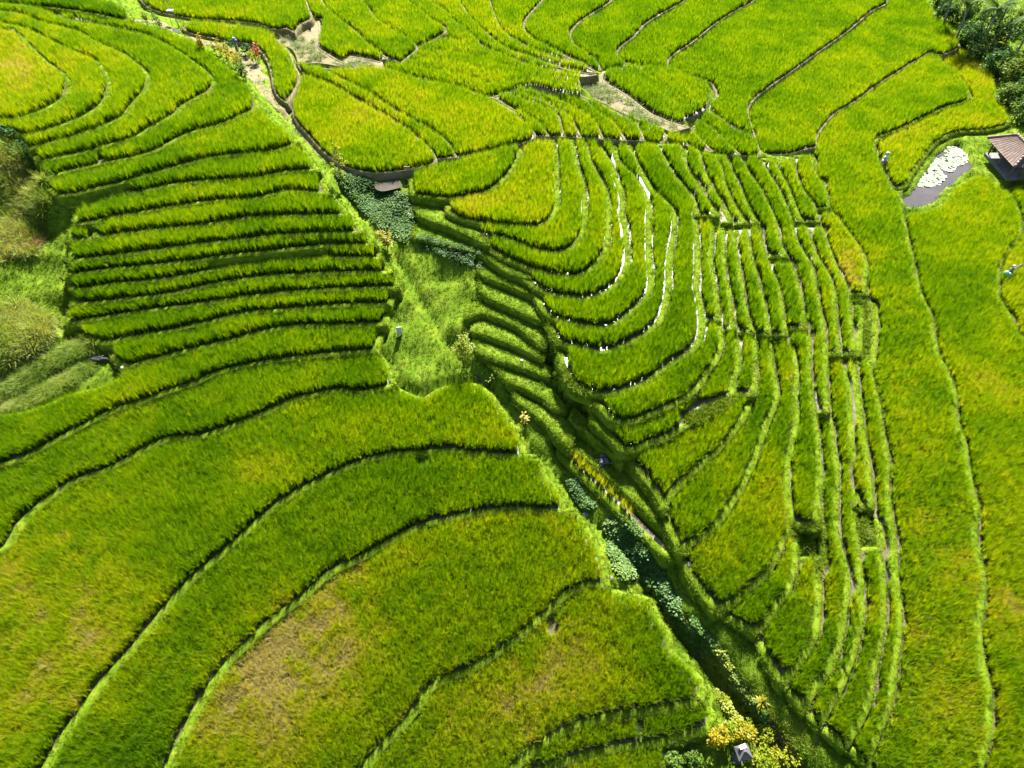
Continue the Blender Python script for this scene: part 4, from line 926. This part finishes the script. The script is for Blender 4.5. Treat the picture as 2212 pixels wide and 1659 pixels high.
for i, (u, v, st, m, lab) in enumerate((
        (474, 120, [(-.4, 0, 1.5), (0, .1, 1.8), (.4, -.1, 1.4)], 'leaf_yellow', 'leftmost yellow bush of the hedge beside the dirt path'),
        (489, 132, [(-.4, 0, 1.7), (.1, .2, 2.0), (.5, 0, 1.6)], 'leaf_yellow', 'second yellow bush of the hedge, below the stone post'),
        (505, 146, [(-.4, 0, 1.8), (.1, 0, 2.0), (.5, .1, 1.7)], 'leaf_yellow', 'third yellow bush of the hedge beside the dirt path'),
        (520, 160, [(-.3, 0, 2.0), (.1, .1, 2.2), (.3, -.1, 1.8)], 'leaf_yellow', 'fourth yellow bush of the hedge, next to the dark one'),
        (530, 178, [(-.3, 0, 2.3), (.1, .1, 2.7), (.3, -.1, 2.0), (0, -.3, 1.5)], 'leaf_dark', 'tall dark bush at the lower end of the yellow hedge'),
        (500, 112, [(-.4, 0, 1.2), (.2, 0, 1.4)], 'leaf_dark', 'dark low bush behind the yellow hedge beside the stone post'),
        (534, 120, [(-.3, 0, 1.1), (.3, 0, 1.3), (0, .2, .9)], 'leaf_dark', 'dark bush on the far side of the stone post'),
        (551, 137, [(-.2, 0, 1.4), (.2, 0, 1.2)], 'leaf_lime', 'lime-green bush on the path beside the red-topped one'),
        (560, 138, [(-.1, 0, 2.0), (.15, 0, 2.3)], 'leaf_red', 'red-topped bush on the path beside the curved paddy'),
        (440, 117, [(-.2, 0, 1.8), (.2, 0, 1.6), (0, .1, 2.1)], 'leaf_yellow', 'lone yellow bush on the path edge, left of the hedge'),
        (345, 62, [(-.3, 0, 2.6), (0, 0, 1.6), (.2, 0, 1.0)], 'leaf_mid', 'tall leaning dracaena at the top left of the path'),
        (319, 56, [(-.1, 0, 1.7), (.15, 0, 1.4)], 'leaf_mid', 'short dracaena left of the leaning one'))):
    rosette_plant('hedge_bush' if i < 10 else 'dracaena', lab, 'bush', B(u, v), st, M[m], 20 + i, .42, .13, 34, HG if i < 5 else None)

# palms
def frond(rnd, L):
    mb = MB(); pts = []; p = Vector((0, 0, 0)); d = Vector((.75, 0, .75)).normalized()
    for i in range(10): pts.append(p.copy()); p = p + d * L / 9; d = (d + Vector((0, 0, -.16 - .02 * i))).normalized()
    mb.tube(pts, [.035 * (1 - i / 11) for i in range(10)], 4)
    for i in range(1, 37):
        t = i / 37 * 9; k = int(t); f = t - k; q = pts[k].lerp(pts[min(9, k + 1)], f); ln = L * .28 * math.sin(math.pi * (.15 + .8 * i / 37)) * rnd.uniform(.85, 1.1)
        for s in (-1, 1): mb.blade(q, (.55, s, .15 + rnd.uniform(-.1, .15)), ln, .075, 1.0, 3)
    return mb
fr = [frond(random.Random(i), 3.2) for i in range(3)]; FRM = []
for f in fr:
    me = bpy.data.meshes.new('frond'); me.from_pydata(f.v, [], f.f); me.update(); me.materials.append(M['palm']); FRM.append(me)
def palm(base, h, lean, n, seed, label, sc=1):
    rnd = random.Random(seed); root = empty('coconut_palm', base); tag(root, label, 'palm tree', 'palms of the grove')
    top = Vector((lean[0], lean[1], h)); tb = MB(); tb.tube([(0, 0, -.2), (lean[0] * .2, lean[1] * .2, h * .4), (lean[0] * .6, lean[1] * .6, h * .75), top], [.20, .15, .13, .12], 8); tb.build('trunk', M['palebark'], root, True)
    for i in range(n):
        o = bpy.data.objects.new('frond', FRM[i % 3]); COL.objects.link(o); o.parent = root; o.location = top
        o.rotation_euler = (rnd.gauss(0, .1), rnd.uniform(-.55, .75), i * 6.283 / n * 2.4 + rnd.gauss(0, .2)); s = sc * rnd.uniform(.85, 1.15); o.scale = (s, s, s)
for i, (u, v, h, ln, n, lab, s) in enumerate(((2182, 140, 6.2, (.4, 0), 16, 'arching palm with silvery fronds, in front at the right of the grove', 1.15), (2062, 92, 5.2, (-.3, .2), 13, 'palm with glossy drooping fronds at the left end of the grove', .95),
        (2112, 112, 6.0, (.2, .2), 14, 'palm in the middle of the grove above the yellow banana leaves', 1.0), (2215, 110, 8.0, (.3, .3), 14, 'tall palm at the top right corner', 1.1),
        (2150, 72, 6.5, (0, .4), 13, 'palm at the back of the grove, behind the arching one', 1.0), (2034, 60, 4.5, (-.4, 0), 12, 'low palm leaning over the edge of the rice at the grove', .8), (2095, 40, 6.5, (0, .3), 12, 'palm at the top edge behind the grove middle', 1.0))):
    palm(B(u, v), h, ln, n, 40 + i, lab, s)
GV = [(2040, 48, 3.0, 1.8, 'leaf_dark', 'dark shrub tree at the upper left of the grove'), (2085, 100, 3.2, 2.0, 'leaf_dark', 'dark shrub tree between the grove and the footpath field'), (2112, 135, 3.4, 2.1, 'leaf_dark', 'dark shrub tree below the yellow banana leaves'), (2148, 165, 3.6, 2.1, 'leaf_dark', 'dark shrub tree right beside the yellow-green paddy corner'),
      (2182, 185, 3.4, 2.2, 'leaf_mid', 'mid-green shrub tree under the arching palm'), (2172, 225, 2.4, 1.5, 'leaf_mid', 'mid-green bush above the hut beside the rice'), (2206, 222, 3.4, 2.2, 'leaf_dark', 'dark tree at the right edge below the grove'), (2204, 262, 2.8, 1.8, 'leaf_mid', 'green bush at the right edge just above the hut'),
      (2125, 75, 3.8, 2.3, 'leaf_dark', 'dark tree in the shade among the palms'), (2165, 105, 3.4, 2.2, 'leaf_dark', 'dark tree behind the arching palm'), (2075, 45, 3.4, 2.0, 'leaf_dark', 'dark tree at the back left of the grove'), (2212, 165, 3.8, 2.3, 'leaf_mid', 'leafy tree at the right edge beside the arching palm'),
      (2190, 60, 3.4, 2.2, 'leaf_mid', 'green tree at the back right of the grove'), (2025, 12, 3.4, 2.0, 'leaf_dark', 'dark tree at the top edge, left end of the grove'), (2240, 200, 4, 2.4, 'leaf_dark', 'dark tree cut by the right edge above the hut')]
for i, (u, v, h, r, m, lab) in enumerate(GV):
    tree('grove_tree', lab, 'tree', B(u, v), h, r, h * .85, M[m], 34, 34, .34, 60 + i, (0, 0), .12, group='trees of the grove')
rosette_plant('banana_plant', 'banana plant with bright yellow leaves in the grove', 'banana plant', B(2128, 128), [(0, 0, 2.6)], M['leaf_yellow'], 90, 1.9, .55, 8)
rosette_plant('banana_plant', 'banana plant with a yellow leaf at the top edge of the grove', 'banana plant', B(2064, 40), [(0, 0, 3.0)], M['leaf_yellow'], 91, 2.0, .55, 6)
tree('bush', 'dark green bush at the back corner of the hut', 'bush', B(2146, 322), 1.3, .7, 1.2, M['leaf_dark'], 16, 26, .2, 92)
tree('bush', 'light green bush at the lower right of the hut lawn', 'bush', B(2196, 398), 1.5, .6, 1.3, M['leaf_lime'], 16, 26, .18, 93)
# garden at the bottom
for i, (u, v, h, r, m, lab) in enumerate(((1494, 1636, .9, .62, 'leaf_mid', 'round clipped bush at the bottom, right of the pair'), (1450, 1648, .8, .5, 'leaf_mid', 'round clipped bush at the bottom, left of the pair'),
        (1545, 1600, 1.5, .65, 'leaf_yellow', 'yellow-orange croton at the left end of the bottom hedge'), (1572, 1592, 1.3, .6, 'leaf_lime', 'lime-green shrub second in the bottom hedge'), (1604, 1592, 1.3, .62, 'leaf_yellow', 'yellowish shrub behind the little shrine'),
        (1622, 1580, 1.7, .8, 'leaf_lime', 'lime-green shrub where the bottom hedge meets the gully'), (1648, 1596, 1.6, .8, 'leaf_lime', 'lime-green shrub right of the little shrine'), (1672, 1626, 1.6, .8, 'leaf_lime', 'bright shrub second from the bottom edge by the gully'),
        (1696, 1652, 1.5, .8, 'leaf_lime', 'bright shrub cut by the bottom edge by the gully'), (1640, 1650, 1.2, .7, 'leaf_lime', 'bright shrub at the bottom edge right of the shrine'), (1612, 1545, 1.0, .55, 'leaf_lime', 'small lime shrub on the gully rim above the hedge'))):
    tree('garden_shrub', lab, 'shrub', B(u, v), h, r, h * .9, M[m], 22, 30, .16, 100 + i, trunk_r=.04, group='shrubs of the bottom garden')
rosette_plant('cordyline', 'yellow cordyline on the gully rim above the bottom hedge', 'cordyline', B(1636, 1528), [(0, 0, 1.3), (.25, .1, 1.0)], M['leaf_yellow'], 120, .5, .11, 20)

# ---- built things
M['tile'] = None
def tile_mat():
    m, N, L, out = nt('clay_tile'); b = N.new('ShaderNodeBsdfPrincipled'); L.new(b.outputs[0], out.inputs[0])
    c = ramp(N, L, noise(N, L, 2.2, 5), [(.3, (.055, .030, .022)), (.5, (.105, .062, .046)), (.7, (.16, .12, .10))]); L.new(c, b.inputs['Base Color']); b.inputs['Roughness'].default_value = .8; return m
M['tile'] = tile_mat()
M['cap'] = pmat('ridge_cap', [(.3, (.16, .09, .07)), (.6, (.25, .19, .17)), (.75, (.34, .32, .30))], 1.5, .8)
M['wood'] = pmat('dark_wood', [(.3, (.05, .04, .03)), (.7, (.12, .09, .065))], 5, .8)
M['bamboo'] = pmat('bamboo', [(.3, (.16, .125, .06)), (.7, (.25, .21, .12))], 5, .6)
M['stone'] = pmat('stone', [(.3, (.09, .088, .085)), (.7, (.18, .175, .165))], 4, .9, .4, 20)
M['darkstuff'] = pmat('dark_sticks', [(.3, (.03, .028, .035)), (.7, (.13, .12, .15))], 9, .8, .4, 20)
def hut():
    gz = 2.35; ea, rz_ = 4.35, 5.75; cx, cy = 60.0, 75.4; hw, hl, rl = 2.05, 3.35, 1.5
    root = empty('hut', (cx, cy, gz)); tag(root, 'small hut with a weathered clay-tile hip roof at the right edge', 'hut'); e, r = ea - gz, rz_ - gz
    # roof: courses of overlapping tiles on four slopes
    cor = [(-hw, -hl), (hw, -hl), (hw, hl), (-hw, hl)]; R0, R1 = Vector((0, -rl, r)), Vector((0, rl, r))
    mb = MB()
    def slope(a, b, ta, tb, n=15):
        a, b, ta, tb = Vector(a), Vector(b), Vector(ta), Vector(tb); nn = (b - a).cross(ta - a).normalized()
        for i in range(n):
            t0, t1 = i / n, min(1, (i + 1.12) / n); k = 26
            p0, p1, q0, q1 = a.lerp(ta, t0), b.lerp(tb, t0), a.lerp(ta, t1), b.lerp(tb, t1)
            row = []
            for j in range(k + 1):
                s = j / k; w = .03 * math.cos(j * math.pi)
                row.append((p0.lerp(p1, s) + nn * (.075 + w), q0.lerp(q1, s) + nn * (.02 + w), p0.lerp(p1, s) + nn * (.02)))
            vs = [v for tr in row for v in tr]; fs = []
            for j in range(k): fs += [(3 * j, 3 * j + 3, 3 * j + 4, 3 * j + 1), (3 * j + 2, 3 * j + 5, 3 * j + 3, 3 * j)]
            mb.add(vs, fs)
    c3 = [Vector((x, y, e)) for x, y in cor]
    slope(c3[3], c3[0], R1, R0); slope(c3[0], c3[1], R0, R0 + Vector((.01, 0, 0))); slope(c3[1], c3[2], R0, R1); slope(c3[2], c3[3], R1, R1 + Vector((-.01, 0, 0)))
    roof = mb.build('roof', M['tile'], root)
    for a, b in ((R0, R1), (c3[0], R0), (c3[1], R0), (c3[2], R1), (c3[3], R1)):
        cb = MB(); up = Vector((0, 0, .10)); n = 7
        for i in range(n): cb.tube([a.lerp(b, i / n) + up, a.lerp(b, (i + 1.05) / n) + up], [.15, .12], 7)
        cb.build('ridge_cap', M['cap'], roof, True)
    ub = MB(); ub.add([c3[0] + Vector((.05, .05, -.06)), c3[1] + Vector((-.05, .05, -.06)), c3[2] + Vector((-.05, -.05, -.06)), c3[3] + Vector((.05, -.05, -.06)), R0 + Vector((0, 0, -.1)), R1 + Vector((0, 0, -.1))], [(0, 4, 5, 3), (0, 1, 4), (1, 2, 5, 4), (2, 3, 5)]); ub.build('roof_boards', M['wood'], root)
    for sx_ in (-1, 1):
        for yy in (-2.6, 0, 2.6):
            pb = MB(); pb.box((sx_ * 1.4, yy, e / 2 - .05), (.14, .14, e + .1)); pb.build('post', M['wood'], root)
    wb = MB(); wb.box((.55, .9, .95), (1.6, 3.2, 1.9)); wb.build('wall', M['wood'], root)
    fb = MB(); fb.box((0, 0, .12), (3.3, 5.9, .36)); fb.build('floor', M['stone'], root)
hut()
def boxthing(name, label, cat, base, parts, rz=0):
    root = empty(name, base, rz); tag(root, label, cat)
    for nm, m, items in parts:
        b = MB()
        for it in items:
            if it[0] == 'b': b.box(it[1], it[2], it[3] if len(it) > 3 else 0, it[4] if len(it) > 4 else 1)
            elif it[0] == 't': b.tube(it[1], it[2], 7)
            elif it[0] == 's': b.ico(it[1], it[2], 2, it[3] if len(it) > 3 else 1, it[4] if len(it) > 4 else .15)
        b.build(nm, M[m], root, it[0] == 's')
    return root
M['blue'] = pmat('blue_cloth', [(.3, (.04, .055, .14)), (.7, (.1, .125, .22))], 5, .8)
M['green_sheet'] = pmat('green_plastic', [(.3, (.12, .34, .18)), (.7, (.25, .45, .28))], 3, .35, .3, 6, spec=.6)
boxthing('stone_slab', 'grey stone slab lying on the lawn by the hut', 'stone slab', B(2173, 368), [('slab', 'stone', [('b', (0, 0, .12), (1.1, .5, .24), .5)]), ('footing', 'stone', [('b', (0, 0, -.03), (1.2, .6, .1), .5)])])
boxthing('offering_post', 'slim grey stone post topped with blue and white cloth behind the yellow hedge', 'stone post', B(516, 121), [('pillar', 'stone', [('b', (0, 0, .75), (.34, .34, 1.6), 0, .75)]), ('base', 'stone', [('b', (0, 0, .05), (.6, .6, .3))]), ('cloth', 'blue', [('s', (0, 0, 1.72), .30, .8, .5)]), ('crown_cloth', 'white', [('s', (-.05, 0, 1.98), .17, .8, .5)])])
boxthing('bamboo_frame', 'tall bamboo pole frame holding a white tray over the puddle', 'bamboo frame', B(386, 66), [('pole', 'bamboo', [('t', [(-.45, -.2, -.2), (-.8, .3, 4.0)], .035)]), ('pole', 'bamboo', [('t', [(.4, -.2, -.2), (-.2, .3, 4.2)], .035)]), ('pole', 'bamboo', [('t', [(0, .5, -.2), (-.5, .4, 4.1)], .035)]), ('crossbar', 'bamboo', [('t', [(-.65, .1, 2.2), (.05, .15, 2.2)], .03)]), ('tray', 'white', [('b', (-.3, .15, 2.32), (.75, .5, .18))])])
boxthing('sign', 'small wooden sign on a stake beside the muddy pool', 'sign', B(882, 388), [('stake', 'wood', [('t', [(0, 0, -.1), (0, 0, 1.2)], .03)]), ('board', 'bamboo', [('b', (0, -.04, 1.25), (.55, .05, .36))])])
tree('dry_bush', 'dry brown bush beside the small wooden sign', 'bush', B(893, 372), .8, .5, .8, M['leaf_yellow'], 10, 16, .12, 130)
boxthing('white_board', 'white board on short legs standing in the meadow', 'board', B(864, 727), [('panel', 'white', [('b', (0, .12, .55), (.42, .05, .85))]), ('leg', 'bamboo', [('t', [(-.15, .08, -.1), (-.15, .12, .5)], .025)]), ('leg', 'bamboo', [('t', [(.15, .08, -.1), (.15, .12, .5)], .025)])], .15)
boxthing('scarecrow', 'white cloth-wrapped scarecrow at the edge of the yellow-green paddy', 'scarecrow', B(1906, 358), [('stake', 'bamboo', [('t', [(0, 0, -.2), (0, 0, 1.9)], .03)]), ('gown', 'white', [('s', (0, 0, .45), .33, 1.3, .2), ('s', (.03, 0, .95), .27, 1.4, .25)]), ('head', 'white', [('s', (.05, 0, 1.62), .26, .9, .12)]), ('sash', 'white', [('b', (0, -.05, .75), (.6, .5, .07))])])
boxthing('scarecrow', 'scarecrow with a white head, dark sleeve and pale green plastic sheet', 'scarecrow', B(2170, 604), [('stake', 'bamboo', [('t', [(0, 0, -.2), (.15, .2, 1.55)], .03)]), ('coat', 'darkstuff', [('s', (.1, .1, .95), .26, 1.2, .3)]), ('sleeve', 'darkstuff', [('t', [(.15, .1, 1.1), (.75, .35, 1.25), (1.25, .55, 1.45)], [.10, .08, .12])]), ('shirt', 'stone', [('s', (.15, .15, 1.22), .2, .9, .3)]), ('head', 'white', [('s', (.28, .25, 1.52), .15, .9, .1)]), ('sheet', 'green_sheet', [('s', (-.30, -.1, .85), .26, 1.3, .3), ('s', (-.05, -.2, .72), .24, 1.4, .3)])])
rs = random.Random(5)
boxthing('charcoal_heap', 'heap of dark burnt sticks on a bamboo pole beside the grassy track', 'heap', B(1303, 1000), [('heap', 'darkstuff', [('s', (rs.gauss(0, .14), rs.gauss(0, .18), .16 + .2 * rs.random()), .16, .8, .7) for _ in range(14)]), ('pole', 'bamboo', [('t', [(-.55, .25, .12), (.95, -.2, .12)], .05)])])
boxthing('stick_pile', 'pile of dark purple-grey sticks on the rough grass at the left', 'stick pile', B(214, 779), [('sticks', 'darkstuff', [('t', [(rs.uniform(-.8, -.3), rs.gauss(0, .15), .1 + .15 * rs.random()), (rs.uniform(.3, .8), rs.gauss(0, .15), .15 + .25 * rs.random())], .045) for _ in range(14)]), ('twigs', 'bark', [('t', [(rs.uniform(-.5, 0), rs.gauss(0, .2), .1), (rs.uniform(0, .5), rs.gauss(0, .25), .4)], .025) for _ in range(8)])])
M['cloth_dark'] = pmat('grey_roof', [(.3, (.05, .048, .05)), (.7, (.11, .10, .10))], 5, .8)
boxthing('shrine', 'little shrine with a grey peaked roof and white cloth at the bottom edge', 'shrine', B(1592, 1640), [('pillar', 'stone', [('b', (0, 0, .55), (.34, .34, 1.2))]), ('house', 'white', [('b', (0, 0, 1.3), (.44, .44, .34))]), ('roof', 'cloth_dark', [('b', (.02, 0, 1.62), (.85, .8, .36), .2, .12)]), ('cloth', 'white', [('b', (-.05, .22, 1.78), (.42, .24, .06), .3)]), ('plinth', 'stone', [('b', (0, 0, .02), (.6, .6, .2))])])
for u, v, s, lab in ((266, 797, .16, 'white stone at the left end of the strip beside the rough grass'), (1127, 780, .14, 'pale stone among the grassed gully terraces'), (846, 640, .14, 'pale stone at the end of the tenth strip'), (1318, 1250, .2, 'pale stone at the corner of the field with the dry patch'), (1265, 1113, .24, 'tan boulder on the track at the end of the puddle field'), (1488, 1222, .22, 'grey boulder at the foot of the blunt paddy')):
    b = MB(); b.ico((0, 0, 0), s, 2, .7, .35, random.Random(int(u))); o = b.build('stone', M['white'] if s < .18 else M['stone'], None, True); o.location = B(u, v) + Vector((0, 0, s * .35)); tag(o, lab, 'stone')
